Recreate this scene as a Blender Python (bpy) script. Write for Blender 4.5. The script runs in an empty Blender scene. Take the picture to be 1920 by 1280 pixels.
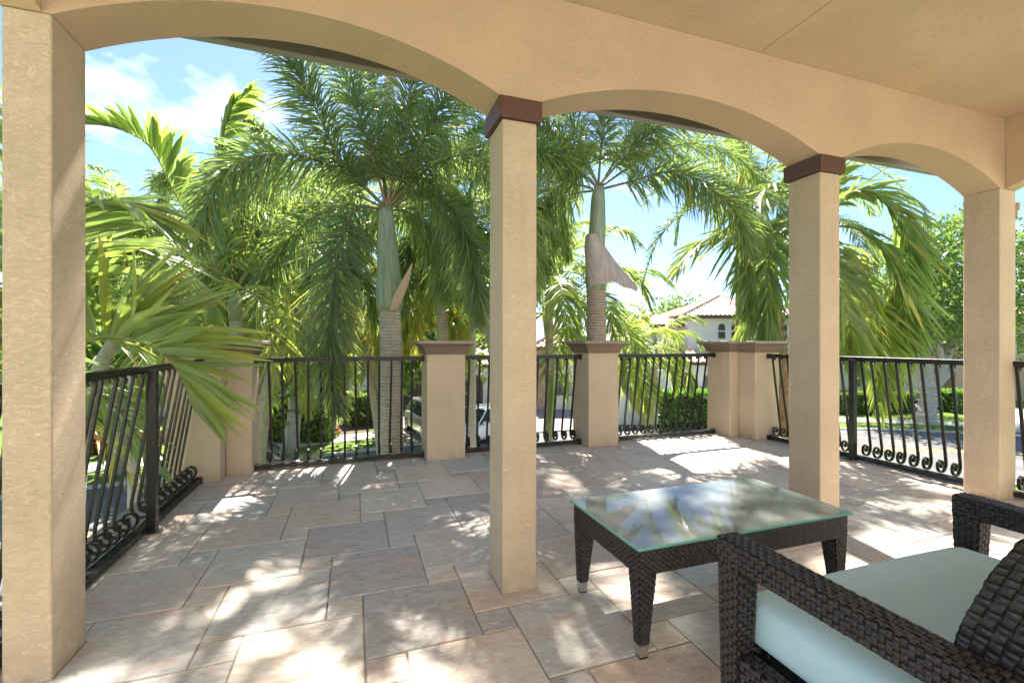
import bpy, bmesh, math, random
import numpy as np
from mathutils import Vector, Matrix

sc = bpy.context.scene
col = sc.collection
PI = math.pi
R = math.radians
# ------------------------------------------------------------------ camera, sky, sun, exposure
FPX = 857.0            # focal length in pixels of the 1920-wide photograph
CAMH = 1.25
YAW = R(19.0)
SN, CS = math.sin(YAW), math.cos(YAW)
cam = bpy.data.cameras.new('camera')
cam.sensor_width = 36.0
cam.lens = 36.0 * FPX / 1920.0
cam.clip_start = 0.02
cam.clip_end = 900
camo = bpy.data.objects.new('camera', cam)
col.objects.link(camo)
camo.location = (0, 0, CAMH)
camo.rotation_euler = (R(90), 0, -YAW)
sc.camera = camo

SUN_AZ = math.atan2(0.2, 1.0)
SUN_EL = R(54)
world = bpy.data.worlds.new('World')
sc.world = world
world.use_nodes = True
wn, wl = world.node_tree.nodes, world.node_tree.links
wn.clear()
w_out = wn.new('ShaderNodeOutputWorld')
w_bg = wn.new('ShaderNodeBackground')
w_sky = wn.new('ShaderNodeTexSky')
w_sky.sky_type = 'NISHITA'
w_sky.sun_disc = False
w_sky.sun_elevation = SUN_EL
w_sky.sun_rotation = SUN_AZ
w_sky.air_density = 0.75
w_sky.dust_density = 0.25
w_sky.ozone_density = 4.0
w_bg.inputs['Strength'].default_value = 0.072
w_tc = wn.new('ShaderNodeTexCoord')
w_map = wn.new('ShaderNodeMapping')
w_map.inputs['Scale'].default_value = (1.0, 1.0, 1.9)
w_map.inputs['Location'].default_value = (0.35, 0.1, 0.0)
w_noise = wn.new('ShaderNodeTexNoise')
w_noise.inputs['Scale'].default_value = 2.3
w_noise.inputs['Detail'].default_value = 7.0
w_noise.inputs['Roughness'].default_value = 0.55
w_ramp = wn.new('ShaderNodeValToRGB')
w_ramp.color_ramp.elements[0].position = 0.585
w_ramp.color_ramp.elements[1].position = 0.75
w_mix = wn.new('ShaderNodeMixRGB')
w_mix.inputs['Color2'].default_value = (9.0, 9.0, 9.2, 1)
wl.new(w_tc.outputs['Generated'], w_map.inputs['Vector'])
wl.new(w_map.outputs['Vector'], w_noise.inputs['Vector'])
wl.new(w_noise.outputs['Fac'], w_ramp.inputs['Fac'])
wl.new(w_ramp.outputs['Color'], w_mix.inputs['Fac'])
wl.new(w_sky.outputs['Color'], w_mix.inputs['Color1'])
wl.new(w_mix.outputs['Color'], w_bg.inputs['Color'])
wl.new(w_bg.outputs['Background'], w_out.inputs['Surface'])

sl = bpy.data.lights.new('sun', 'SUN')
sl.energy = 4.5
sl.angle = R(0.53)
sl.color = (1.0, 0.93, 0.83)
slo = bpy.data.objects.new('sun', sl)
col.objects.link(slo)
sd = Vector((math.sin(SUN_AZ) * math.cos(SUN_EL), math.cos(SUN_AZ) * math.cos(SUN_EL), math.sin(SUN_EL)))
slo.rotation_euler = sd.to_track_quat('Z', 'Y').to_euler()
slo.location = (0, 0, 30)

sc.view_settings.view_transform = 'Standard'
sc.view_settings.look = 'None'
sc.view_settings.gamma = 1.0
sc.view_settings.exposure = 2.15
sc.view_settings.use_curve_mapping = False
try:
    sc.cycles.max_bounces = 10
    sc.cycles.diffuse_bounces = 5
    sc.cycles.transparent_max_bounces = 16
    sc.cycles.sample_clamp_indirect = 6.0
except Exception:
    pass

# ------------------------------------------------------------------ helpers
def P(px, py, Z):
    """a point of the place, from its bearing in the photograph and its depth in metres"""
    X = (px - 960.0) / FPX * Z
    return Vector((Z * SN + X * CS, Z * CS - X * SN, CAMH + (640.0 - py) / FPX * Z))

def XZ(X, Z, z=0.0):
    return Vector((Z * SN + X * CS, Z * CS - X * SN, z))

GZ = -3.1
def at(px, py):
    """a point on the ground seen at that place in the photograph"""
    Z = FPX*(CAMH-GZ)/(py-640.0); return XZ((px-960)/FPX*Z, Z, GZ)

class MB:
    def __init__(s):
        s.v = []; s.f = []; s.m = []
    def face(s, pts, m=0):
        b = len(s.v); s.v.extend([tuple(p) for p in pts]); s.f.append(tuple(range(b, b + len(pts)))); s.m.append(m)
    def box(s, x0, x1, y0, y1, z0, z1, m=0):
        b = len(s.v)
        s.v += [(x0,y0,z0),(x1,y0,z0),(x1,y1,z0),(x0,y1,z0),(x0,y0,z1),(x1,y0,z1),(x1,y1,z1),(x0,y1,z1)]
        for q in ((0,3,2,1),(4,5,6,7),(0,1,5,4),(1,2,6,5),(2,3,7,6),(3,0,4,7)):
            s.f.append(tuple(b + i for i in q)); s.m.append(m)
    def frustum(s, rings, m=0, cap=True):
        """stack of closed rings (lists of points, same count), bottom to top"""
        b = len(s.v); n = len(rings[0])
        for r in rings: s.v.extend([tuple(p) for p in r])
        for k in range(len(rings) - 1):
            for i in range(n):
                j = (i + 1) % n
                s.f.append((b+k*n+i, b+k*n+j, b+(k+1)*n+j, b+(k+1)*n+i)); s.m.append(m)
        if cap:
            s.f.append(tuple(b + i for i in reversed(range(n)))); s.m.append(m)
            s.f.append(tuple(b + (len(rings)-1)*n + i for i in range(n))); s.m.append(m)
    def tube(s, pts, rad, n=6, m=0, cap=True, flat=None):
        pts = [Vector(p) for p in pts]
        if not hasattr(rad, '__len__'): rad = [rad] * len(pts)
        rings = []; up = None
        for i, p in enumerate(pts):
            t = (pts[min(i+1, len(pts)-1)] - pts[max(i-1, 0)]).normalized()
            if up is None:
                up = Vector((0,0,1)) if abs(t.z) < .9 else Vector((1,0,0))
            sd_ = t.cross(up)
            if sd_.length < 1e-5: sd_ = t.orthogonal()
            sd_.normalize(); up = sd_.cross(t).normalized()
            rings.append([p + (sd_ * math.cos(2*PI*k/n) + up * math.sin(2*PI*k/n)) * rad[i] for k in range(n)])
        s.frustum(rings, m, cap)
    def ribbon(s, pts, wid, thk, wdir, m=0):
        """flat bar along pts: wdir is the (constant) width direction"""
        pts = [Vector(p) for p in pts]; wdir = Vector(wdir).normalized(); rings = []
        for i, p in enumerate(pts):
            t = (pts[min(i+1, len(pts)-1)] - pts[max(i-1, 0)]).normalized()
            n = t.cross(wdir).normalized()
            a = wdir * wid / 2; b_ = n * thk / 2
            rings.append([p - a - b_, p + a - b_, p + a + b_, p - a + b_])
        s.frustum(rings, m)
    def mesh(s, name, mats, smooth=False):
        me = bpy.data.meshes.new(name)
        me.from_pydata(s.v, [], s.f)
        for mt in mats: me.materials.append(mt)
        if len(mats) > 1: me.polygons.foreach_set('material_index', s.m)
        if smooth: me.polygons.foreach_set('use_smooth', [True] * len(s.f))
        me.update()
        return me
    def build(s, name, mats, parent=None, smooth=False, **kw):
        if not isinstance(mats, (list, tuple)): mats = [mats]
        return link(name, s.mesh(name, mats, smooth), parent, **kw)

def link(name, data, parent=None, label=None, cat=None, group=None, kind=None, loc=None):
    o = bpy.data.objects.new(name, data); col.objects.link(o)
    if parent is not None: o.parent = parent
    if loc is not None: o.location = loc
    tag(o, label, cat, group, kind)
    return o

def tag(o, label=None, cat=None, group=None, kind=None):
    if label: o['label'] = label
    if cat: o['category'] = cat
    if group: o['group'] = group
    if kind: o['kind'] = kind
    return o

def thing(name, label, cat, loc=(0,0,0), group=None, rz=0.0):
    o = bpy.data.objects.new(name, None); col.objects.link(o)
    o.location = loc; o.rotation_euler = (0, 0, rz); o.empty_display_size = .1
    return tag(o, label, cat, group)

def bevel(o, w, seg=2):
    md = o.modifiers.new('bevel', 'BEVEL'); md.width = w; md.segments = seg; md.limit_method = 'ANGLE'; md.angle_limit = R(40)

def weld(o, d=.0003):
    bm = bmesh.new(); bm.from_mesh(o.data); bmesh.ops.remove_doubles(bm, verts=bm.verts, dist=d); bm.to_mesh(o.data); bm.free()
    return o

def off(parent_loc, p):
    return Vector(p) - Vector(parent_loc)

# ------------------------------------------------------------------ materials
def mat(name, base, rough=.6, spec=.4, metal=0.0):
    m = bpy.data.materials.new(name); m.use_nodes = True
    b = m.node_tree.nodes['Principled BSDF']
    b.inputs['Base Color'].default_value = (*base, 1)
    b.inputs['Roughness'].default_value = rough
    b.inputs['Specular IOR Level'].default_value = spec
    b.inputs['Metallic'].default_value = metal
    return m

class N:
    """small node helper around one material"""
    def __init__(s, m):
        s.m = m; s.t = m.node_tree; s.n = s.t.nodes; s.b = s.n['Principled BSDF']
    def new(s, typ, **kw):
        n = s.n.new(typ)
        for k, v in kw.items():
            if k in n.inputs: n.inputs[k].default_value = v
            else: setattr(n, k, v)
        return n
    def l(s, a, b): s.t.links.new(a, b)
    def coord(s, kind='Object', scale=(1,1,1), rot=(0,0,0), loc=None):
        tc = s.new('ShaderNodeTexCoord'); mp = s.new('ShaderNodeMapping')
        mp.inputs['Scale'].default_value = scale; mp.inputs['Rotation'].default_value = rot
        s.l(tc.outputs[kind], mp.inputs['Vector'])
        if loc is not None: s.l(loc, mp.inputs['Location'])
        return mp.outputs['Vector']
    def noise(s, vec, scale, detail=4, rough=.55, dist=0.0):
        n = s.new('ShaderNodeTexNoise', Scale=scale, Detail=detail, Roughness=rough, Distortion=dist)
        s.l(vec, n.inputs['Vector']); return n.outputs['Fac']
    def ramp(s, fac, stops):
        r = s.new('ShaderNodeValToRGB'); e = r.color_ramp.elements
        while len(e) < len(stops): e.new(.5)
        for i, (p, c) in enumerate(stops):
            e[i].position = p; e[i].color = (*c, 1) if len(c) == 3 else c
        s.l(fac, r.inputs['Fac']); return r.outputs['Color']
    def mix(s, fac, a, b, mode='MIX'):
        n = s.new('ShaderNodeMixRGB'); n.blend_type = mode
        for i, x in ((0, fac), (1, a), (2, b)):
            if hasattr(x, 'is_output'): s.l(x, n.inputs[i])
            elif isinstance(x, (int, float)): n.inputs[i].default_value = x
            else: n.inputs[i].default_value = (*x, 1)
        return n.outputs['Color']
    def math(s, op, a, b=None):
        n = s.new('ShaderNodeMath'); n.operation = op
        for i, x in ((0, a), (1, b)):
            if x is None: continue
            if hasattr(x, 'is_output'): s.l(x, n.inputs[i])
            else: n.inputs[i].default_value = x
        return n.outputs[0]
    def bump(s, hgt, strength=.3, dist=.01):
        n = s.new('ShaderNodeBump', Strength=strength, Distance=dist)
        s.l(hgt, n.inputs['Height']); s.l(n.outputs['Normal'], s.b.inputs['Normal']); return n
    def color(s, c): s.l(c, s.b.inputs['Base Color'])
    def rough(s, c): s.l(c, s.b.inputs['Roughness'])

G3 = lambda g: (g, g, g)

def make_stucco(name, base, bstr=.55, fine=1.0, grime=False):
    m = mat(name, base, .88, .15); n = N(m)
    v = n.coord('Object')
    v2 = n.coord('Object', (1, 1, 1.7), (.3, .2, 0))
    trow = n.noise(v2, 26*fine, 5, .6, 1.6)          # trowel ridges
    ridg = n.ramp(trow, [(.40, G3(0)), (.50, G3(.75)), (.545, G3(.15)), (.66, G3(.6))])
    grit = n.noise(v, 190*fine, 3, .6)
    big = n.noise(v, 6, 3)
    patchy = n.ramp(n.noise(v, 3.1, 3), [(.36, G3(.5)), (.66, G3(1))])
    ridg = n.mix(1.0, ridg, patchy, 'MULTIPLY')
    hgt = n.mix(.36, ridg, grit)
    hgt = n.mix(.12, hgt, big)
    n.bump(hgt, bstr, .012)
    tone = n.noise(v, 2.2, 5, .6)
    spots = n.noise(v, 38, 4, .7)
    c = n.mix(n.ramp(tone, [(.3, G3(0)), (.72, G3(1))]), tuple(x*.93 for x in base), tuple(min(1, x*1.06) for x in base))
    c = n.mix(n.ramp(spots, [(.60, G3(0)), (.78, G3(.35))]), c, tuple(x*.78 for x in base))
    if grime:      # splash marks near the floor and faint runs below the bands
        tc = n.new('ShaderNodeTexCoord'); sx = n.new('ShaderNodeSeparateXYZ'); n.l(tc.outputs['Object'], sx.inputs[0])
        low = n.ramp(sx.outputs[2], [(.0, G3(.75)), (.05, G3(.28)), (.22, G3(0))])
        runs = n.ramp(n.noise(n.coord('Object', (9, 9, .5)), 3, 4, .6), [(.52, G3(0)), (.75, G3(.22))])
        c = n.mix(n.mix(1.0, low, n.ramp(n.noise(v, 14, 5, .7), [(.35, G3(0)), (.65, G3(1))]), 'MULTIPLY'), c, (.30, .24, .18))
        c = n.mix(runs, c, tuple(x*.72 for x in base))
    n.color(c)
    return m

M_STUC = make_stucco('stucco', (.595, .48, .345), .65, 1.1, True)
M_STUC_B = make_stucco('stucco_beam', (.57, .425, .29), .5, 1.3)
M_CEIL = make_stucco('stucco_ceiling', (.63, .475, .335), .55, 1.5)
M_CAP = make_stucco('cap_paint', (.20, .148, .115), .3)
M_BAND = mat('band_paint', (.095, .042, .028), .45, .5)
n = N(M_BAND); n.bump(n.noise(n.coord(), 60, 4), .12, .01)
M_BOUNCEW = make_stucco('bounce_wall_stucco', (.80, .775, .735), .4)  # pale coat of the added bounce wall behind the camera
M_FASC = mat('fascia_paint', (.34, .31, .29), .5)
M_SOFF = mat('soffit_stain', (.06, .02, .014), .5)
n = N(M_SOFF); vv = n.coord('Object', (30, 2, 2)); n.bump(n.noise(vv, 3, 4), .2, .01)

# floor stone: every tile takes its own tone and its own stretch of veining
M_TILE = mat('flagstone', (.4, .35, .3), .5, .4)
n = N(M_TILE)
oi = n.new('ShaderNodeObjectInfo')
cmb = n.new('ShaderNodeCombineXYZ')
n.l(n.math('MULTIPLY', oi.outputs['Random'], 37.0), cmb.inputs[0])
n.l(n.math('MULTIPLY', oi.outputs['Random'], 91.0), cmb.inputs[1])
v = n.coord('Object', (1.0, 2.6, 1), (0, 0, .15), loc=cmb.outputs[0])
v1 = n.coord('Object', (1, 1, 1), loc=cmb.outputs[0])
tone = n.ramp(oi.outputs['Random'], [(.0, (.59, .51, .42)), (.14, (.46, .46, .435)), (.28, (.61, .485, .385)), (.42, (.50, .475, .44)), (.55, (.66, .57, .465)),
                                     (.68, (.52, .42, .345)), (.8, (.62, .565, .485)), (.92, (.42, .38, .35))])
rust = n.ramp(n.noise(v, 2.6, 4, .6, .6), [(.52, G3(0)), (.74, G3(.8))])
c = n.mix(rust, tone, (.58, .38, .265))
cool = n.ramp(n.noise(v1, 2.2, 3, .6), [(.52, G3(0)), (.78, G3(.5))])
c = n.mix(cool, c, (.46, .475, .465))
vein = n.noise(v, 12, 9, .76, 1.2)
c = n.mix(.75, c, n.ramp(vein, [(.25, G3(.22)), (.5, G3(.5)), (.75, G3(.78))]), 'OVERLAY')
speck = n.noise(v1, 70, 3, .7)
c = n.mix(n.ramp(speck, [(.60, G3(0)), (.8, G3(.4))]), c, (.2, .18, .165))
n.color(c)
n.rough(n.ramp(vein, [(.3, G3(.62)), (.7, G3(.42))]))
n.bump(n.mix(.3, vein, speck), .22, .006)
M_GROUT = mat('grout', (.22, .195, .165), .95, .1)
n = N(M_GROUT); vv = n.coord(); n.bump(n.noise(vv, 200, 3), .4, .004)
n.color(n.ramp(n.noise(vv, 5, 5), [(.35, (.20, .175, .145)), (.65, (.44, .39, .32))]))
M_BOUNCEF = mat('bounce_floor_concrete', (.62, .55, .46), .9)  # light surface of the added floor behind the camera

M_IRON = mat('black_iron', (.012, .012, .013), .38, .5)
n = N(M_IRON); vv = n.coord()
n.rough(n.ramp(n.noise(vv, 30, 4), [(.3, G3(.28)), (.7, G3(.5))])); n.bump(n.noise(vv, 90, 3), .08, .004)
M_WICK = mat('wicker', (.026, .021, .022), .36, .5)
n = N(M_WICK); vv = n.coord()
n.color(n.ramp(n.noise(vv, 55, 3), [(.3, (.018, .014, .015)), (.7, (.048, .040, .040))]))
n.bump(n.noise(n.coord('Object', (1, 1, 1)), 420, 2), .25, .002)
M_WICKD = mat('wicker_core', (.012, .010, .010), .6, .2)
M_WICKSHEEN = mat('wicker_top_sheen', (.17, .155, .145), .35, .5)  # wicker made paler: the sky's sheen on the table top is in the colour
M_STEEL = mat('brushed_steel', (.62, .6, .57), .3, .5, 1.0)
M_RUB = mat('black_rubber', (.015, .015, .015), .7)
M_FAB = mat('aqua_canvas', (.42, .57, .575), .85, .15)
n = N(M_FAB); vv = n.coord()
w1 = n.new('ShaderNodeTexWave', Scale=260.0, Distortion=.6, Detail=2.0); n.l(vv, w1.inputs['Vector'])
w2 = n.new('ShaderNodeTexWave', Scale=260.0, Distortion=.6, Detail=2.0); w2.bands_direction = 'Y'; n.l(vv, w2.inputs['Vector'])
blot = n.noise(vv, 3.0, 4)
fibre = n.noise(n.coord('Object', (30, 200, 200)), 4, 3)
c = n.mix(n.ramp(blot, [(.35, G3(0)), (.7, G3(1))]), (.50, .73, .79), (.56, .78, .83))
c = n.mix(n.ramp(fibre, [(.62, G3(0)), (.8, G3(.35))]), c, (.44, .53, .52))
n.color(c)
hh = n.mix(.5, w1.outputs['Fac'], w2.outputs['Fac']); hh = n.mix(.75, hh, n.noise(vv, 7, 4))
n.bump(hh, .3, .012)
n.b.inputs['Sheen Weight'].default_value = .2

def make_glass(name, tint, ior=1.5, rough=0.0, frost=0.0):
    """thin architectural pane: tinted straight-through light, a Fresnel mirror and a faint frosting"""
    m = bpy.data.materials.new(name); m.use_nodes = True
    t = m.node_tree; t.nodes.clear()
    o = t.nodes.new('ShaderNodeOutputMaterial'); mx = t.nodes.new('ShaderNodeMixShader'); m2 = t.nodes.new('ShaderNodeMixShader')
    tr = t.nodes.new('ShaderNodeBsdfTransparent'); gl = t.nodes.new('ShaderNodeBsdfGlossy'); df = t.nodes.new('ShaderNodeBsdfDiffuse')
    fr = t.nodes.new('ShaderNodeFresnel'); fr.inputs['IOR'].default_value = ior
    tr.inputs['Color'].default_value = (*tint, 1); gl.inputs['Roughness'].default_value = rough; df.inputs['Color'].default_value = (.70, .78, .75, 1)
    m2.inputs[0].default_value = frost
    t.links.new(tr.outputs[0], m2.inputs[1]); t.links.new(df.outputs[0], m2.inputs[2])
    t.links.new(fr.outputs[0], mx.inputs[0]); t.links.new(m2.outputs[0], mx.inputs[1]); t.links.new(gl.outputs[0], mx.inputs[2])
    t.links.new(mx.outputs[0], o.inputs['Surface'])
    return m
M_GLASS = make_glass('table_glass', (.86, .95, .91), 1.42, .04, .32)
M_GEDGE = mat('glass_edge', (.16, .40, .34), .1, .6)
M_WINDOW = mat('window_glass', (.045, .055, .065), .05, .8)
M_CARGLASS = mat('car_glass', (.025, .035, .05), .03, .9)

def make_leaf(name, stops, rough=.36, trans=.54, tcol=(1.22, 1.32, .70)):
    """leaf blade: glossy skin and light shining through; colour follows the 'tint' each blade carries"""
    m = bpy.data.materials.new(name); m.use_nodes = True
    t = m.node_tree; b = t.nodes['Principled BSDF']; o = t.nodes['Material Output']
    a = t.nodes.new('ShaderNodeAttribute'); a.attribute_name = 'tint'
    r = t.nodes.new('ShaderNodeValToRGB'); e = r.color_ramp.elements
    while len(e) < len(stops): e.new(.5)
    for i, (p, c) in enumerate(stops): e[i].position = p; e[i].color = (*c, 1)
    t.links.new(a.outputs['Fac'], r.inputs['Fac'])
    t.links.new(r.outputs['Color'], b.inputs['Base Color'])
    b.inputs['Roughness'].default_value = rough; b.inputs['Specular IOR Level'].default_value = .6
    tl = t.nodes.new('ShaderNodeBsdfTranslucent'); mc = t.nodes.new('ShaderNodeMixRGB'); mc.blend_type = 'MULTIPLY'
    mc.inputs[0].default_value = 1.0; mc.inputs[2].default_value = (*tcol, 1)
    t.links.new(r.outputs['Color'], mc.inputs[1]); t.links.new(mc.outputs['Color'], tl.inputs['Color'])
    mx = t.nodes.new('ShaderNodeMixShader'); mx.inputs[0].default_value = trans
    t.links.new(b.outputs[0], mx.inputs[1]); t.links.new(tl.outputs[0], mx.inputs[2]); t.links.new(mx.outputs[0], o.inputs['Surface'])
    return m
PALM_STOPS = [(0, (.150, .205, .140)), (.35, (.210, .285, .145)), (.65, (.29, .365, .125)), (.85, (.41, .43, .11)), (1, (.50, .38, .13))]
M_PALM = make_leaf('palm_leaf', PALM_STOPS)
M_BROAD = make_leaf('broad_leaf', [(0, (.09, .15, .04)), (.5, (.17, .26, .055)), (1, (.32, .38, .085))], .4, .42)
M_HEDGE = make_leaf('hedge_leaf', [(0, (.09, .18, .04)), (.6, (.17, .33, .05)), (1, (.27, .43, .075))], .35, .4)
M_CROTON = make_leaf('croton_leaf', [(0, (.12, .04, .02)), (.5, (.32, .05, .03)), (1, (.45, .22, .05))], .4, .3)
M_RACH = mat('palm_rachis', (.20, .19, .085), .6)
M_RACHB = mat('brown_rachis', (.30, .21, .14), .7)
M_SHAFT = mat('crownshaft', (.24, .30, .19), .5, .35)
n = N(M_SHAFT); vv = n.coord('Object', (9, 9, .8))
n.color(n.ramp(n.noise(vv, 3, 4), [(.3, (.19, .26, .15)), (.55, (.30, .36, .25)), (.75, (.40, .41, .32))]))
M_SHEATH = mat('dry_sheath', (.42, .36, .33), .7, .2)
n = N(M_SHEATH); vv = n.coord('Object', (16, 16, 2.0))
n.color(n.ramp(n.noise(vv, 2.5, 5, .7), [(.3, (.36, .28, .25)), (.5, (.50, .42, .39)), (.7, (.60, .53, .50))]))
n.bump(n.noise(vv, 3, 4), .5, .02)
M_SHEATHT = mat('tan_sheath', (.5, .4, .27), .7, .2)

def make_bark(name, a, b_, ring=None, dark=(.05, .04, .03)):
    m = mat(name, a, .9, .1); n = N(m); v = n.coord('Object')
    base = n.ramp(n.noise(v, 7, 6, .65), [(.3, a), (.7, b_)])
    if ring:
        wv = n.new('ShaderNodeTexWave', Scale=ring, Distortion=2.6, Detail=4.0); wv.bands_direction = 'Z'
        wv.inputs['Detail Scale'].default_value = 1.6
        n.l(v, wv.inputs['Vector'])
        k = n.ramp(wv.outputs['Fac'], [(.0, G3(.9)), (.10, G3(.6)), (.22, G3(0))])
        patchy = n.ramp(n.noise(n.coord('Object', (5, 5, 9)), 3, 4), [(.38, G3(0)), (.58, G3(.85))])
        base = n.mix(n.mix(1.0, k, patchy, 'MULTIPLY'), base, dark)
        n.bump(n.mix(.4, wv.outputs['Fac'], n.noise(v, 30, 5)), .6, .02)
    else:
        n.bump(n.noise(n.coord('Object', (6, 6, 1.5)), 6, 6, .7), .7, .04)
    st = n.ramp(n.noise(n.coord('Object', (3, 3, 2)), 5, 5, .7), [(.60, G3(0)), (.72, G3(.85))])
    n.color(n.mix(st, base, dark))
    return m
M_TRUNK = make_bark('grey_palm_trunk', (.42, .37, .32), (.56, .50, .43), 7.5)
M_TRUNKB = make_bark('brown_palm_trunk', (.34, .28, .22), (.46, .38, .31), 7.0)
M_DATE = make_bark('date_palm_boots', (.30, .17, .11), (.44, .28, .19), None, (.10, .05, .03))
M_BARK = make_bark('pale_bark', (.42, .37, .31), (.55, .50, .44), None, (.16, .14, .11))

def noisy(name, a, b_, scale, rough=.9, bs=0.0, detail=6, spec=.2, spots=None):
    m = mat(name, a, rough, spec); n = N(m); v = n.coord('Object')
    c = n.ramp(n.noise(v, scale, detail, .65), [(.32, a), (.68, b_)])
    if spots: c = n.mix(n.ramp(n.noise(v, spots[0], 4, .7), [(spots[1], G3(0)), (spots[1] + .12, G3(.8))]), c, spots[2])
    n.color(c)
    if bs: n.bump(n.noise(v, scale * 8, 4), bs, .02)
    return m
M_GRASS = noisy('lawn_grass', (.085, .15, .028), (.17, .24, .05), 1.3, .95, .8, 8, .1, (.35, .62, (.24, .23, .09)))
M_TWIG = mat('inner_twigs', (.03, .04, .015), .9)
M_CAPT = make_stucco('cap_slab_paint', (.34, .285, .24), .3)
M_SOIL = noisy('mulch', (.12, .075, .05), (.2, .13, .085), 4, .95, .8)
M_ROAD = noisy('asphalt', (.13, .13, .13), (.19, .185, .18), .9, .9, .3, 8)
M_WALK = noisy('sidewalk_concrete', (.50, .48, .44), (.62, .60, .55), 1.2, .9, .2)
M_CURB = noisy('curb_concrete', (.42, .40, .37), (.55, .53, .49), 1.5, .9)
M_PAVER = noisy('driveway_pavers', (.26, .21, .19), (.38, .32, .29), 2.2, .9, .3)
M_YEL = mat('yellow_paint', (.55, .38, .06), .8)
M_WHITEW = noisy('white_house_stucco', (.66, .65, .61), (.74, .73, .69), .8, .9, .15)
M_CREAMW = noisy('cream_house_stucco', (.60, .56, .48), (.68, .64, .56), .8, .9, .15)
M_TANW = noisy('tan_house_stucco', (.48, .33, .22), (.56, .39, .27), .8, .9, .15)
M_STONE = noisy('stone_cladding', (.34, .20, .14), (.52, .36, .26), 3.5, .9, .6)
M_GDOOR = noisy('garage_door_brown', (.075, .055, .048), (.10, .075, .064), 3, .6)
M_GDOORG = noisy('garage_door_grey', (.13, .115, .11), (.16, .145, .135), 3, .6)
M_ROOF = noisy('clay_roof_tile', (.50, .34, .25), (.70, .56, .45), 2.6, .85, .3, 6, .15, (1.7, .60, (.36, .25, .19)))
M_TRIMW = mat('white_trim', (.72, .71, .68), .6)
M_EAVE = mat('brown_eave', (.12, .08, .06), .7)
M_REDW = noisy('red_planter_brick', (.32, .10, .075), (.42, .16, .12), 4, .9, .4)
M_TYRE = mat('tyre_rubber', (.02, .02, .02), .8)
M_RIM = mat('alloy_rim', (.5, .5, .52), .3, .5, .9)
M_LAMP = mat('lamp_lens', (.75, .78, .8), .1, .8)
M_TAIL = mat('tail_lens', (.35, .02, .02), .15, .7)
M_WIRE = mat('white_wire', (.62, .62, .62), .6)
def paint(name, c, flake=.0):
    m = mat(name, c, .28, .6); b = m.node_tree.nodes['Principled BSDF']; b.inputs['Coat Weight'].default_value = .8; b.inputs['Coat Roughness'].default_value = .05
    b.inputs['Metallic'].default_value = flake
    return m
M_CARW = paint('white_car_paint', (.72, .72, .71))
M_CARS = paint('silver_car_paint', (.42, .42, .42), .4)
M_CARG = paint('grey_car_paint', (.16, .165, .17), .4)
M_CARB = mat('car_black_trim', (.02, .02, .02), .5)


# ------------------------------------------------------------------ numeric helpers
nrng = np.random.default_rng(11)
def mesh_np(name, verts, faces_quads, mats, tint=None, mi=None):
    me = bpy.data.meshes.new(name)
    nv, nf = len(verts), len(faces_quads)
    me.vertices.add(nv); me.vertices.foreach_set('co', np.asarray(verts, np.float32).ravel())
    me.loops.add(nf*4); me.loops.foreach_set('vertex_index', np.asarray(faces_quads, np.int32).ravel())
    me.polygons.add(nf); me.polygons.foreach_set('loop_start', np.arange(nf, dtype=np.int32)*4)
    for m in mats: me.materials.append(m)
    if mi is not None: me.polygons.foreach_set('material_index', np.asarray(mi, np.int32))
    if tint is not None:
        a = me.attributes.new('tint', 'FLOAT', 'POINT'); a.data.foreach_set('value', np.clip(np.asarray(tint, np.float32), 0, 1))
    me.update(calc_edges=True); me.validate()
    return me
def nz(a): return a / np.maximum(np.linalg.norm(a, axis=-1, keepdims=True), 1e-9)
def spline(ctrl, n):
    """Catmull-Rom through the control points, n samples evenly along the length"""
    c = np.array([list(p) for p in ctrl], float)
    c = np.vstack([2*c[0]-c[1], c, 2*c[-1]-c[-2]]); out = []
    for i in range(1, len(c)-2):
        for t in np.linspace(0, 1, 16, endpoint=False):
            p0, p1, p2, p3 = c[i-1], c[i], c[i+1], c[i+2]
            out.append(.5*((2*p1) + (-p0+p2)*t + (2*p0-5*p1+4*p2-p3)*t*t + (-p0+3*p1-3*p2+p3)*t**3))
    out.append(c[-2]); out = np.array(out)
    d = np.r_[0, np.cumsum(np.linalg.norm(np.diff(out, axis=0), axis=1))]
    s = np.linspace(0, d[-1], n)
    return np.stack([np.interp(s, d, out[:, k]) for k in range(3)], 1), d[-1]

# ================================================================== ground, street, pavements
m = MB(); m.box(-260, 260, -260, 260, GZ-.5, GZ-.02); m.build('ground', M_GRASS, kind='structure')
EDGE = [(-46, -8), (-30, 3), (-12.3, 13.6), (-7.6, 17.0), (-2, 20.3), (3, 22.4), (9, 23.1), (16.3, 22.6), (21.4, 21.7), (34, 16.5), (52, 4)]
ec, _ = spline([XZ(x, z) for x, z in EDGE], 90)
et = nz(np.gradient(ec, axis=0)); en = np.stack([-et[:, 1], et[:, 0], 0*et[:, 0]], 1)
def band(name, o0, o1, z, m_, zb=None, a=0, b=90, kind='structure', parent=None):
    mb = MB(); p0 = ec + en*o0; p1 = ec + en*o1
    for i in range(a, b-1):
        q = [(*p0[i][:2], z), (*p0[i+1][:2], z), (*p1[i+1][:2], z), (*p1[i][:2], z)]
        mb.face(q[::-1] if False else [q[0], q[1], q[2], q[3]])
        if zb is not None:
            mb.face([(*p0[i+1][:2], z), (*p0[i][:2], z), (*p0[i][:2], zb), (*p0[i+1][:2], zb)])
            mb.face([(*p1[i][:2], z), (*p1[i+1][:2], z), (*p1[i+1][:2], zb), (*p1[i][:2], zb)])
    return mb.build(name, m_, parent, kind=kind)
road = band('street', -8.6, 0, GZ-.012, M_ROAD)
band('centre_line', -4.42, -4.30, GZ-.008, M_YEL, kind=None, parent=road); band('centre_line', -4.16, -4.04, GZ-.008, M_YEL, kind=None, parent=road)
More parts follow.
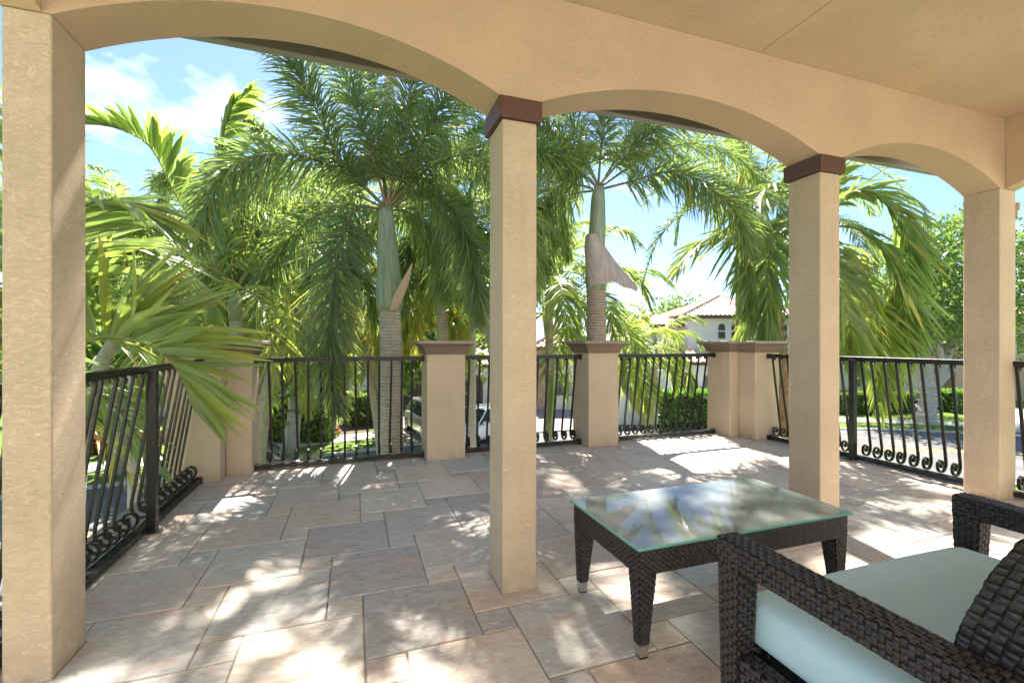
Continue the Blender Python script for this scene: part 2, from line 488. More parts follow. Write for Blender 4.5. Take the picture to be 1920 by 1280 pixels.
band('kerb', 0, .28, GZ+.05, M_CURB, GZ-.1); band('kerb', -8.9, -8.6, GZ+.05, M_CURB, GZ-.1)
band('pavement', 2.3, 3.7, GZ+.012, M_WALK, GZ-.1)
def patch(name, pts, z, m_):
    mb = MB(); mb.face([(p.x, p.y, z) for p in pts]); return mb.build(name, m_, kind='structure')
patch('driveway', [at(742, 767), at(742, 838), at(900, 826), at(1010, 806), at(1092, 802), at(1092, 768)], GZ+.018, M_PAVER)
patch('driveway', [at(1250, 768), at(1245, 806), at(1350, 806), at(1350, 768)], GZ+.018, M_PAVER)
patch('driveway', [at(1830, 765), at(1830, 806), at(1960, 815), at(1960, 765)], GZ+.018, M_WALK)
patch('planting_bed', [at(560, 800), at(560, 822), at(700, 806), at(740, 790), at(740, 780)], GZ-.004, M_SOIL)
patch('planting_bed', [at(1165, 790), at(1165, 803), at(1250, 803), at(1350, 800), at(1350, 785)], GZ-.004, M_SOIL)

# ================================================================== houses across the street (built in their own frame, front towards the terrace)
def house(label, X, Z, rz=0.0):
    return thing('house', label, 'house', XZ(X, Z, GZ), None, -YAW + rz)
def wall_block(h, x0, x1, y0, y1, z0, z1, m_, name='wall'):
    mb = MB(); mb.box(x0, x1, y0, y1, z0, z1); return mb.build(name, m_, h)
def hip_roof(h, x0, x1, y0, y1, z0, rise, ov=.55, ridge=None):
    """hipped barrel-tile roof: ribs of clay running down every slope"""
    x0 -= ov; x1 += ov; y0 -= ov; y1 += ov; w, d = x1-x0, y1-y0; k = min(w, d)/2
    rx0, rx1, ry0, ry1 = x0+k, x1-k, y0+k, y1-k
    if w >= d: ry0 = ry1 = (y0+y1)/2
    else: rx0 = rx1 = (x0+x1)/2
    A, B, C, D = (x0,y0,z0), (x1,y0,z0), (x1,y1,z0), (x0,y1,z0)
    E1, E2 = (rx0, ry0, z0+rise), (rx1, ry1, z0+rise)
    mb = MB(); mb.box(x0+.02, x1-.02, y0+.02, y1-.02, z0-.22, z0-.03, 1)
    def slope(a, b, c, d_):   # a,b eave; c,d top (c above b)
        a, b, c, d_ = map(Vector, (a, b, c, d_)); L = (b-a).length; n = max(4, int(L/.30)); ax = (b-a).normalized()
        nn = (b-a).cross(d_-a if (d_-a).length > .01 else c-a).normalized()
        mb.face([a, b, c, d_] if (c-d_).length > .01 else [a, b, c], 0)
        ta, tb = (d_-a).dot(ax), (c-a).dot(ax); hgt = ((d_-a) - ax*ta).length; upv = ((d_-a)-ax*ta).normalized()
        for i in range(n):
            s0, s1 = i*L/n, (i+.62)*L/n; sm = (s0+s1)/2
            if sm < ta: f = sm/ta
            elif sm > tb: f = (L-sm)/max(1e-6, L-tb)
            else: f = 1
            top = hgt*max(0, min(1, f))
            segs = max(1, int(top/.42)); 
            for q in range(segs):
                u0, u1 = top*q/segs, top*(q+1)/segs
                p0, p1 = a+ax*s0+upv*u0, a+ax*s1+upv*u0; q0, q1 = a+ax*s0+upv*u1, a+ax*s1+upv*u1
                m0 = (p0+p1)/2 + nn*.10; m1 = (q0+q1)/2 + nn*.065
                mb.face([p0, m0, m1, q0]); mb.face([m0, p1, q1, m1]); mb.face([p0, p1, m0])
    slope(A, B, E2, E1); slope(C, D, E1, E2)
    slope(D, A, E1, E1); slope(B, C, E2, E2)
    for p, q in ((A, E1), (D, E1), (B, E2), (C, E2), (E1, E2)):
        if (Vector(p)-Vector(q)).length > .05: mb.tube([Vector(p)+Vector((0,0,.05)), Vector(q)+Vector((0,0,.05))], .11, 6, 0)
    return mb.build('roof', [M_ROOF, M_EAVE], h, kind='stuff')
def arch_poly(x, w, z0, z1, n=10, rise=None):
    r = w/2 if rise is None else rise; pts = [(x-w/2, z0), (x+w/2, z0)]
    for k in range(n+1):
        a = PI*k/n; pts.append((x + w/2*math.cos(a), z1 - r + r*math.sin(a)))
    return pts
def window(h, x, y, z0, z1, w, arched=True, bars=1):
    def ex(pts, ya, yb, m_, nm, par):
        mb = MB(); mb.frustum([[(p[0], yb, p[1]) for p in pts][::-1], [(p[0], ya, p[1]) for p in pts][::-1]]); return mb.build(nm, m_, par)
    f = lambda g: arch_poly(x, w+g, z0-g/2, z1+g/2) if arched else [(x-w/2-g/2, z0-g/2), (x+w/2+g/2, z0-g/2), (x+w/2+g/2, z1+g/2), (x-w/2-g/2, z1+g/2)]
    fr = ex(f(.14), y-.06, y-.003, M_TRIMW, 'window', h)
    ex(f(0), y-.075, y-.058, M_WINDOW, 'pane', fr)
    for k in range(1, bars+1):
        zz = z0 + (z1-z0)*k/(bars+1); mb = MB(); mb.box(x-w/2, x+w/2, y-.088, y-.077, zz-.03, zz+.03); mb.build('bar', M_TRIMW, fr)
    return fr
def garage_door(h, x, y, w, z1, m_, rise=.55, rows=6, cols=5):
    mb = MB(); pts = arch_poly(x, w, .02, z1, 14, rise); mb.frustum([[(p[0], y-.004, p[1]) for p in pts][::-1], [(p[0], y-.03, p[1]) for p in pts][::-1]])
    o = mb.build('garage_door', m_, h)
    hh = (z1-rise)/rows
    for r_ in range(rows):
        for c in range(cols):
            mb = MB(); cw = w/cols; a, b = x-w/2+cw*c+.05, x-w/2+cw*(c+1)-.05
            mb.frustum([ [(a, y-.031, .04+hh*r_), (b, y-.031, .04+hh*r_), (b, y-.031, hh*(r_+1)-.03), (a, y-.031, hh*(r_+1)-.03)], [(a+.03, y-.05, .07+hh*r_), (b-.03, y-.05, .07+hh*r_), (b-.03, y-.05, hh*(r_+1)-.06), (a+.03, y-.05, hh*(r_+1)-.06)]]); mb.build('panel', m_, o)
    return o
h = house('cream house with a wide brown arched garage door behind the first single pier', 0, 29)
wall_block(h, -13.2, 1.45, 0, 9, 0, 2.95, M_CREAMW)
wall_block(h, 1.46, 2.45, -.05, 9, 0, 4.0, M_STONE, 'stone_corner')
wall_block(h, 2.46, 4.75, .12, 9, 0, 4.0, M_CREAMW)
hip_roof(h, -13.2, 1.4, 0, 9, 2.95, 1.9); hip_roof(h, 1.5, 4.75, 0, 7, 4.02, 1.0, .4)
wall_block(h, -12, -3.5, 4, 12, 3.0, 5.9, M_CREAMW, 'upper_wall'); hip_roof(h, -12, -3.5, 4, 12, 5.9, 1.5)
garage_door(h, -4.55, 0, 5.4, 2.5, M_GDOOR)
window(h, 3.05, .12, 1.0, 2.3, .6, False, 1)
mb = MB()
for k in range(12): mb.box(2.66+.11*k, 2.685+.11*k, -.02, .005, .98, 1.7)
mb.box(2.6, 3.95, -.03, .01, 1.7, 1.74); mb.box(2.6, 3.95, -.03, .01, .94, .98); mb.build('window_guard', M_IRON, h, kind='stuff')
wall_block(h, 2.47, 3.2, -.18, .115, 2.5, 2.62, M_STONE, 'ledge')

h = house('white two-storey house with twin arched windows and clay tile roof', 12.9, 31)
wall_block(h, -.55, 7.2, 1.0, 9, 0, 6.15, M_WHITEW); hip_roof(h, -.55, 7.2, 1.0, 9, 6.17, 1.7, .6)
wall_block(h, -3.6, -.56, 2.2, 9, 0, 5.55, M_WHITEW); hip_roof(h, -3.6, -.7, 2.2, 9, 5.57, .9, .5)
wall_block(h, -6.6, -3.61, 3.4, 9, 0, 4.3, M_WHITEW); hip_roof(h, -6.6, -3.7, 3.4, 9, 4.32, .9, .45)
wall_block(h, 4.2, 4.9, .7, .998, 0, 5.9, M_WHITEW, 'chimney_breast')
wall_block(h, -3.2, 1.4, -2.0, .99, 0, 3.05, M_WHITEW, 'garage_wing'); hip_roof(h, -3.2, 1.4, -2.0, .8, 3.07, .7, .4)
window(h, 1.75, 1.0, 4.55, 5.6, .48); window(h, 2.68, 1.0, 4.55, 5.6, .48); window(h, 5.9, 1.0, 3.9, 5.5, .8, False, 2)
garage_door(h, .15, -2.0, 1.75, 2.45, M_GDOORG, .6, 4, 3)
mb = MB(); pts = arch_poly(-1.75, 1.3, .02, 2.4, 12); mb.frustum([[(p[0], -2.004, p[1]) for p in pts][::-1], [(p[0], -2.03, p[1]) for p in pts][::-1]]); mb.build('entry_door', M_SOFF, h)
wall_block(h, -1.0, -.8, -2.06, -2.003, 0, 1.5, M_STONE, 'stone_pier')

h = house('tan house with clay roof and black balcony rail behind the pale-barked tree', 31, 35)
wall_block(h, -6.5, 1.5, 0, 9, 0, 5.6, M_CREAMW); wall_block(h, 1.51, 12, -1.5, 9, 0, 5.9, M_TANW)
hip_roof(h, -6.5, 1.4, 0, 9, 5.62, 1.7); hip_roof(h, 1.6, 12, -1.5, 9, 5.92, 1.9)
for x, y, z0, z1, w in ((-4.4, 0, .9, 2.2, .9), (-1.6, 0, .3, 2.3, 1.1), (-4.2, 0, 3.5, 4.8, .9), (-1.2, 0, 3.5, 4.9, 1.0), (3.6, -1.5, .4, 2.4, 1.5), (6.5, -1.5, 3.5, 5.0, 1.1), (9.5, -1.5, .6, 2.3, 1.4)): window(h, x, y, z0, z1, w, False, 1)
mb = MB(); mb.box(-.6, 1.2, -.8, -.002, 3.1, 3.25); mb.build('balcony_floor', M_TANW, h)
mb = MB()
for k in range(13): mb.box(-.58+.145*k, -.55+.145*k, -.8, -.77, 3.25, 4.15)
mb.box(-.6, 1.2, -.81, -.76, 4.15, 4.2); mb.build('balcony_rail', M_IRON, h, kind='stuff')

h = house('cream house with a clay roof beyond the red planter on the far left', -19, 27, .25)
wall_block(h, -7, 6, 0, 9, 0, 3.1, M_CREAMW); hip_roof(h, -7, 6, 0, 9, 3.12, 1.9)
for x in (-4.5, -1, 3): window(h, x, 0, .9, 2.3, 1.2, False, 1)

gw = thing('garden_wall', 'white garden wall ending in a square post beside the leaning palm trunk', 'wall', at(1205, 796), None, -YAW)
mb = MB(); mb.box(-1.9, .62, 0, .2, 0, 2.3); mb.build('wall', M_WHITEW, gw)
mb = MB(); mb.box(.63, 1.0, -.1, .28, 0, 2.75); o = mb.build('post', M_WHITEW, gw)
mb = MB(); mb.box(.58, 1.05, -.15, .33, 2.752, 2.85); mb.build('post_cap', M_TRIMW, gw)
pw = thing('planter_wall', 'low red brick planter wall seen through the left railing', 'wall', at(200, 838), None, .25)
for r_ in range(4):
    for k in range(20):
        mb = MB(); x = -3 + k*.42 + (r_ % 2)*.21; mb.box(x, x+.405, 0, .22, r_*.13, r_*.13+.118); mb.build('brick', M_REDW, pw)
pw = thing('planter_wall', 'low red brick planter wall beside the car and the hanging leaf', 'wall', at(607, 818), None, -YAW)
for r_ in range(3):
    for k in range(3):
        mb = MB(); x = -.62 + k*.42 + (r_ % 2)*.1; mb.box(x, x+.405, 0, .22, r_*.13, r_*.13+.118); mb.build('brick', M_REDW, pw)
for k, dx in enumerate((0, )):
    bx = thing('planter_box', 'brown brick planter box below the clipped green hedge', 'planter', at(1252, 806), None, -YAW)
    mb = MB(); mb.box(-.45, .45, 0, .5, 0, .5); o = mb.build('wall', M_STONE, bx); bevel(o, .02)
    mb = MB(); mb.box(-.5, .5, -.05, .55, .502, .57); mb.build('coping', M_CURB, bx)

# ------------------------------------------------------------------ parked cars
def car(label, loc, heading, pm_, L=4.55, Wd=1.84, H=1.46, suv=False, group='cars parked in the street'):
    t = thing('parked_car', label, 'car', loc, group, heading)
    hl, w = L/2, Wd/2; sh = .92 if suv else .84; hood = .98 if suv else .80
    st = [(-hl, .78, .45, .62), (-hl+.10, .93, .28, sh*.96), (-hl+.55, 1, .22, sh+.06), (-.9, 1, .2, sh+.06), (.55, 1, .2, sh+.02), (hl-1.0, .99, .2, hood), (hl-.35, .95, .22, hood-.08), (hl-.08, .86, .28, hood-.22), (hl, .74, .40, hood-.32)]
    rings = []
    for x, k, zb, zt in st:
        a = w*k
        rings.append([(x, a*.90, zb), (x, a, zb+.12), (x, a, zb+(zt-zb)*.55), (x, a*.965, zt-.05), (x, a*.84, zt), (x, 0, zt+.025), (x, -a*.84, zt), (x, -a*.965, zt-.05), (x, -a, zb+(zt-zb)*.55), (x, -a, zb+.12), (x, -a*.90, zb)])
    mb = MB(); mb.frustum([r_[::-1] for r_ in rings]); o = mb.build('body', pm_, t, smooth=False); bevel(o, .03, 2)
    # cabin: glass shell with a painted roof and pillars
    zr = H; xb = (-hl+.35, -hl+.85) if suv else (-hl+.55, -hl+1.25); xf = (hl-1.25, hl-1.95)
    gb = [(xb[0], w*.83, sh), (xf[0], w*.83, sh)]; 
    mb = MB(); z0 = sh-.01; z1 = zr-.07; wt, wb = w*.68, w*.84
    mb.frustum([[(xb[0], -wb, z0), (xf[0], -wb, z0), (xf[0], wb, z0), (xb[0], wb, z0)], [(xb[1], -wt, z1), (xf[1], -wt, z1), (xf[1], wt, z1), (xb[1], wt, z1)]])
    mb.build('window_glass', M_CARGLASS, t)
    mb = MB(); e = .015
    mb.frustum([[(xb[1]-.06, -wt-e, z1+.001), (xf[1]+.08, -wt-e, z1+.001), (xf[1]+.08, wt+e, z1+.001), (xb[1]-.06, wt+e, z1+.001)], [(xb[1]-.02, -wt-.005, z1+.035), (xf[1]+.02, -wt-.005, z1+.035), (xf[1]+.02, wt+.005, z1+.035), (xb[1]-.02, wt+.005, z1+.035)], [(xb[1]+.15, -wt*.8, zr), (xf[1]-.2, -wt*.8, zr), (xf[1]-.2, wt*.8, zr), (xb[1]+.15, wt*.8, zr)]])
    o = mb.build('roof', pm_, t, smooth=False); bevel(o, .02, 2)
    for sy in (-1, 1):
        for (xa, xc) in ((xb[0], xb[1]), (xf[0], xf[1]), (-.25, -.28)):
            mb = MB(); mb.ribbon([(xa, sy*(wb+.008), z0), (xc, sy*(wt+.008), z1+.01)], .085, .03, (1, 0, 0)); mb.build('pillar', pm_ if abs(xa) > .3 else M_CARB, t)
        mb = MB(); mb.box(hl-1.55, hl-1.40, min(sy*(w-.02), sy*(w+.17)), max(sy*(w-.02), sy*(w+.17)), sh+.02, sh+.15); o = mb.build('mirror', pm_, t); bevel(o, .03)
        mb = MB(); y0, y1 = sorted((sy*w*.50, sy*w*.84)); mb.box(hl-.20, hl-.025, y0, y1, hood-.32, hood-.20); o = mb.build('headlight', M_LAMP, t); bevel(o, .03)
        mb = MB(); y0, y1 = sorted((sy*w*.52, sy*w*.86)); mb.box(-hl-.004, -hl+.12, y0, y1, .66, .80); o = mb.build('tail_light', M_TAIL, t); bevel(o, .02)
        for x in (-hl+.85, hl-.88):
            r_ = .34 if suv else .32
            mb = MB(); mb.frustum([[(x+rr*math.cos(a*PI/10), sy*yy, r_+rr*math.sin(a*PI/10)) for a in range(20)] for rr, yy in ((r_*.9, w-.22), (r_, w-.19), (r_, w-.02), (r_*.9, w+.012))])
            wo = mb.build('wheel', M_TYRE, t)
            mb = MB(); mb.frustum([[(x+rr*math.cos(a*PI/10), sy*yy, r_+rr*math.sin(a*PI/10)) for a in range(20)] for rr, yy in ((r_*.64, w+.005), (r_*.60, w+.02), (r_*.15, w+.008))]); mb.build('rim', M_RIM, wo)
    mb = MB(); mb.box(hl-.06, hl+.006, -w*.42, w*.42, hood-.46, hood-.30); mb.build('grille', M_CARB, t)
    mb = MB(); mb.box(hl-.05, hl+.01, -w*.75, w*.75, .30, .42); mb.build('bumper_trim', M_CARB, t)
    return t
def face_cam(p): return math.atan2(-p.y, -p.x)
p = at(812, 813); car('silver car with dark windscreen parked on the drive behind the first pier', p, face_cam(p)+.30, M_CARS, H=1.62, suv=True)
p = at(902, 822); car('white car parked in the drive, half hidden by the middle column', p, face_cam(p)-.75, M_CARW)
p = XZ(-8.2, 13.9, GZ); car('grey car parked below the left corner pier', p, R(8), M_CARG, H=1.5)
# ================================================================== the terrace floor: hopscotch flagstones, each a stone of its own
TA, TB = .4850, .1608
TO = (-.4443, 3.3430)
FU0, FU1, FV0, FV1 = -1.40, 5.10, .45, 5.06
floor_o = MB(); floor_o.box(-1.62, 5.30, -3.0, 5.28, -.36, -.0065)
floor_s = floor_o.build('terrace_floor', M_GROUT, kind='structure')
b = MB(); b.box(-7, 11, -4.9, -3.001, -.36, -.006); b.build('added_bounce_floor', M_BOUNCEF, floor_s)  # added behind the camera, unseen: reflects warm light into the porch
slab = MB(); slab.box(-1.66, 5.34, -3.0, 5.32, -.62, -.37); slab.build('slab_edge', M_STUC, floor_s)
rng = random.Random(4)
tile_cache = {}
def tile_mesh(w, d):
    k = (round(w, 3), round(d, 3))
    if k not in tile_cache:
        b = MB(); x, y = w/2, d/2; c = .0045
        b.frustum([[(-x,-y,-.012),(x,-y,-.012),(x,y,-.012),(-x,y,-.012)], [(-x,-y,-.0035),(x,-y,-.0035),(x,y,-.0035),(-x,y,-.0035)],
                   [(-x+c,-y+c,0),(x-c,-y+c,0),(x-c,y-c,0),(-x+c,y-c,0)]])
        tile_cache[k] = b.mesh('tile', [M_TILE])
    return tile_cache[k]
def tile(x0, y0, w):
    g = .0034
    x1, y1 = x0 + w - g, y0 + w - g; x0 += g; y0 += g
    a0, a1, b0, b1 = max(x0, FU0), min(x1, FU1), max(y0, FV0), min(y1, FV1)
    if a1 - a0 < .03 or b1 - b0 < .03: return
    # only the stones the photograph can show: in front of the camera
    cx, cy = (a0+a1)/2, (b0+b1)/2
    Z = cx*SN + cy*CS; X = cx*CS - cy*SN
    if Z < .5 or abs(X) > Z * 1.35 + .7: return
    o = link('tile', tile_mesh(a1-a0, b1-b0), floor_s, loc=(cx, cy, rng.uniform(-.0012, .0012)))
    o.rotation_euler = (rng.gauss(0, .0012), rng.gauss(0, .0012), rng.gauss(0, .0015))
ntile = 0
for i in range(-22, 24):
    for j in range(-22, 24):
        x = TO[0] + i*TA - j*TB; y = TO[1] + j*TA + i*TB
        tile(x, y, TA); tile(x + TA - TB, y + TA, TB)

# ================================================================== the porch: arcade wall, columns, ceiling, eave
V0, V1 = 2.147, 2.378
SPR, CRN, TOPZ, CEILZ = 2.457, 2.662, 3.30, 3.01
porch = thing('porch', 'cream stucco porch with three shallow arches on square columns and a sloping-free ceiling', 'porch', (0, 0, 0))
porch['label'] = 'cream stucco porch with three shallow arches on square columns over the terrace'
ops = [(-1.057, .690), (.873, 2.849), (3.028, 4.794)]
def arch_curve(a, b, n=28):
    h = (b - a) / 2; r = CRN - SPR; rad = (h*h + r*r) / (2*r); zc = CRN - rad
    return [(a + (b-a)*k/n, zc + math.sqrt(max(0, rad*rad - (a + (b-a)*k/n - (a+b)/2)**2))) for k in range(n+1)]
def arcade(mb, u0, u1, openings, w0, w1, swap=False, top=TOPZ):
    """wall with arched openings; runs along x (or along y when swap) between the planes w0 < w1"""
    pts = [(u0, SPR)]
    for a, b in openings:
        pts += arch_curve(a, b)
    pts.append((u1, SPR))
    def q(u, w, z): return (w, u, z) if swap else (u, w, z)
    for (ua, za), (ub, zb) in zip(pts[:-1], pts[1:]):
        if abs(ub-ua) < 1e-6: continue
        A, B, C, D = q(ua, w0, za), q(ub, w0, zb), q(ub, w0, top), q(ua, w0, top)
        E_, F_, G_, H_ = q(ua, w1, za), q(ub, w1, zb), q(ub, w1, top), q(ua, w1, top)
        mb.face([A, B, C, D]); mb.face([F_, E_, H_, G_]); mb.face([E_, F_, B, A])
    mb.face([q(u0, w1, SPR), q(u0, w0, SPR), q(u0, w0, top), q(u0, w1, top)])
    mb.face([q(u1, w0, SPR), q(u1, w1, SPR), q(u1, w1, top), q(u1, w0, top)])
b = MB(); arcade(b, -1.205, 5.015, ops, V0, V1); b.build('arch_wall', M_STUC_B, porch)
side_ops = [(-1.85, -.35), (-.13, V0 - .004)]
b = MB(); arcade(b, -2.0, V0 - .003, side_ops, 4.865, 5.010, True); b.build('side_arch_wall', M_STUC_B, porch)
b = MB(); arcade(b, -2.0, V0 - .003, side_ops, -1.203, -1.085, True); b.build('side_arch_wall', M_STUC_B, porch)
def column(u0, u1, v0, v1, top, band):
    cx, cy = (u0+u1)/2, (v0+v1)/2
    b = MB(); b.box(u0-cx, u1-cx, v0-cy, v1-cy, -.001, top)
    o = b.build('column', M_STUC, porch, loc=(cx, cy, 0)); bevel(o, .009, 3)
    b = MB(); b.box(u0-.004-cx, u1+.004-cx, v0-.004-cy, v1+.004-cy, -.002, .0035); b.build('base_joint', M_GROUT, o)
    if band:
        b = MB(); e = .021
        b.box(u0-e-cx, u1+e-cx, v0-e-cy, v1+e-cy, 2.352, SPR - .001)
        k = b.build('capital_band', M_BAND, o); bevel(k, .003, 2)
    return o
for (a, c_, bd) in ((-1.200, -1.057, 0), (.690, .873, 1), (2.849, 3.028, 1), (4.794, 5.008, 0)):
    column(a, c_, V0, V1, 2.351 if bd else SPR, bd)
for (a, c_) in ((-1.200, -1.057), (4.794, 5.008)):
    column(a, c_, -.35, -.13, SPR, 0); column(a, c_, -2.0, -1.85, SPR, 0)
k = MB(); k.box(5.009, 5.03, 2.13, 2.40, 2.30, 2.36); k.box(5.009, 5.02, 2.14, 2.39, 2.24, 2.30); k.build('bracket', M_STUC, porch)
b = MB()
b.box(-1.083, 2.333, -2.0, V0 - .002, CEILZ, CEILZ + .08); b.box(2.338, 4.863, -2.0, V0 - .002, CEILZ, CEILZ + .08)
b.build('ceiling', M_CEIL, porch)
b = MB(); b.box(2.3331, 2.3379, -2.0, V0 - .002, CEILZ + .006, CEILZ + .05); b.build('ceiling_joint', M_SOFF, porch)
b = MB(); b.box(-1.75, 5.6, -2.0, 2.93, TOPZ + .003, TOPZ + .14); b.build('roof_deck', M_ROOF, porch)
b = MB(); b.box(-1.75, 5.6, V1 + .002, 2.888, 3.03, 3.06); b.build('soffit', M_SOFF, porch)
b = MB(); b.box(-1.75, 5.6, 2.89, 2.952, 2.905, 3.10); o = b.build('fascia', M_FASC, porch); bevel(o, .006, 2)

b = MB(); b.box(-8, 12, -5.2, -4.9, -.6, 6.5); b.build('added_bounce_wall', M_BOUNCEW, porch)  # added wall out of view, faces the sun and fills the porch with bounce

# ================================================================== parapet piers
def pier(label, shafts, group='stucco parapet piers round the terrace'):
    x = sum((s[0]+s[1])/2 for s in shafts)/len(shafts); y = sum((s[2]+s[3])/2 for s in shafts)/len(shafts)
    t = thing('parapet_pier', label, 'pier', (x, y, 0), group)
    for k, (a, b_, c, d) in enumerate(shafts):
        m = MB(); m.box(a-x, b_-x, c-y, d-y, -.30, 1.115 - .002*k)
        o = m.build('shaft', M_STUC, t); bevel(o, .012, 3)
        m = MB(); m.box(a-.004-x, b_+.004-x, c-.004-y, d+.004-y, -.002, .0035+.0006*k); m.build('base_joint', M_GROUT, o)
        m = MB(); z0 = 1.113 - .002*k; rings = []
        prof = [(.004, 0), (.012, .012), (.022, .045), (.042, .080), (.072, .104), (.092, .112), (.098, .114), (.098, .138), (.090, .146)]
        for e, z in prof:
            rings.append([(a-e-x, c-e-y, z0+z), (b_+e-x, c-e-y, z0+z), (b_+e-x, d+e-y, z0+z), (a-e-x, d+e-y, z0+z)])
        m.frustum(rings); m.m = [0]*(5*4) + [1]*(len(m.f)-20)
        o = m.build('cap', [M_CAP, M_CAPT], t)
    return t
pier('double stucco corner pier where the left railing meets the far railing', [(-1.55, -1.133, 4.70, 5.10), (-1.131, -.915, 4.87, 5.20)])
pier('single stucco pier with brown cap left of the middle porch column', [(.713, 1.124, 4.80, 5.20)])
pier('single stucco pier with brown cap in front of the leaning grey sheath palm', [(2.602, 3.010, 4.79, 5.20)])
pier('double stucco corner pier where the far railing turns towards the street', [(4.630, 5.05, 4.71, 5.12), (4.772, 5.18, 4.45, 4.708)])

# ================================================================== railings with scrolled belly balusters
def baluster_mesh():
    pts = [(.030, 1.018), (.040, 1.030), (.036, 1.046), (.020, 1.056), (.004, 1.048), (-.001, 1.030), (.002, 1.005), (.012, .955)]
    pts += [(.012 + .118*k/6, .955 - .735*k/6) for k in range(1, 7)]
    pts += [(.139, .165), (.141, .125), (.130, .090), (.106, .066), (.074, .060), (.044, .070), (.023, .096), (.019, .128), (.032, .156), (.058, .168), (.084, .158), (.095, .135), (.090, .112), (.072, .104), (.062, .116)]
    b = MB(); b.ribbon([(0, a, z) for a, z in pts], .022, .0135, (1, 0, 0))
    # small bead in the eye of the scroll
    b.frustum([[(-.010, .074 + .013*math.cos(q*PI/3), .126 + .013*math.sin(q*PI/3)) for q in range(6)], [(.010, .074 + .013*math.cos(q*PI/3), .126 + .013*math.sin(q*PI/3)) for q in range(6)]])
    return b.mesh('baluster', [M_IRON])
BAL = baluster_mesh()
def railing(label, a, b_, positions, posts=()):
    """a, b_: ends in plan; positions: distances of the balusters from a; the belly swells to the left of a->b"""
    a = Vector((*a, 0)); b_ = Vector((*b_, 0)); d = b_ - a; L = d.length; ang = math.atan2(d.y, d.x)
    t = thing('railing', label, 'railing', a, 'black iron railings round the terrace', ang)
    m = MB(); m.box(0, L, -.022, .022, 1.064, 1.092); o = m.build('top_rail', M_IRON, t); bevel(o, .006, 3)
    m = MB(); m.box(.01, L-.01, -.012, .012, 1.045, 1.0635); m.build('under_rail', M_IRON, t)
    m = MB(); m.box(0, L, -.016, .052, .014, .052); o = m.build('bottom_rail', M_IRON, t); bevel(o, .004, 2)
    for e in (0, L):
        m = MB(); s_ = 1 if e == 0 else -1
        m.box(min(e, e+.03*s_), max(e, e+.03*s_), -.028, .028, 1.035, 1.097); m.box(min(e, e+.03*s_), max(e, e+.03*s_), -.02, .057, .006, .062)
        m.build('bracket', M_IRON, t)
    for k, p in enumerate(positions):
        o = link('baluster', BAL, t, loc=(p, -.004, rng.uniform(-.002, .002)))
        o.rotation_euler = (rng.gauss(0, .006), rng.gauss(0, .004), rng.gauss(0, .02))
    for p in posts:
        m = MB(); m.box(p-.027, p+.027, -.062, -.008, .010, 1.063); o = m.build('post', M_IRON, t); bevel(o, .003, 2)
        m = MB(); m.box(p-.05, p+.05, -.10, .03, .001, .010); m.frustum([[(p+.036+.008*math.cos(q*PI/3), -.085+.008*math.sin(q*PI/3), z) for q in range(6)] for z in (.0101, .018)])
        m.build('base_plate', M_STEEL, o)
    return t
rail_v = 4.985
railing('black iron railing along the left side beneath the broad palm fronds', (-1.285, 2.20), (-1.285, 4.69), [.07 + .113*k for k in range(22) if abs(.07 + .113*k - 1.39) > .04], (1.39,))
def far_rail(label, u0, u1, us):
    railing(label, (u0, rail_v), (u1, rail_v), [u - u0 for u in us])
far_rail('black iron railing between the left corner pier and the first single pier', -.912, .710, [-.785 + .1147*k for k in range(13)])
far_rail('black iron railing section half hidden behind the middle porch column', 1.127, 2.599, [1.215 + .1195*k for k in range(12)])
far_rail('black iron railing in front of the clipped bright green hedge', 3.013, 4.627, [3.06 + .1195*k for k in range(13)])
railing('black iron railing along the street side with a square post', (4.985, 4.445), (4.985, -.1), [.06 + .1075*k for k in range(41) if abs(.06 + .1075*k - 1.07) > .045], (1.07,))

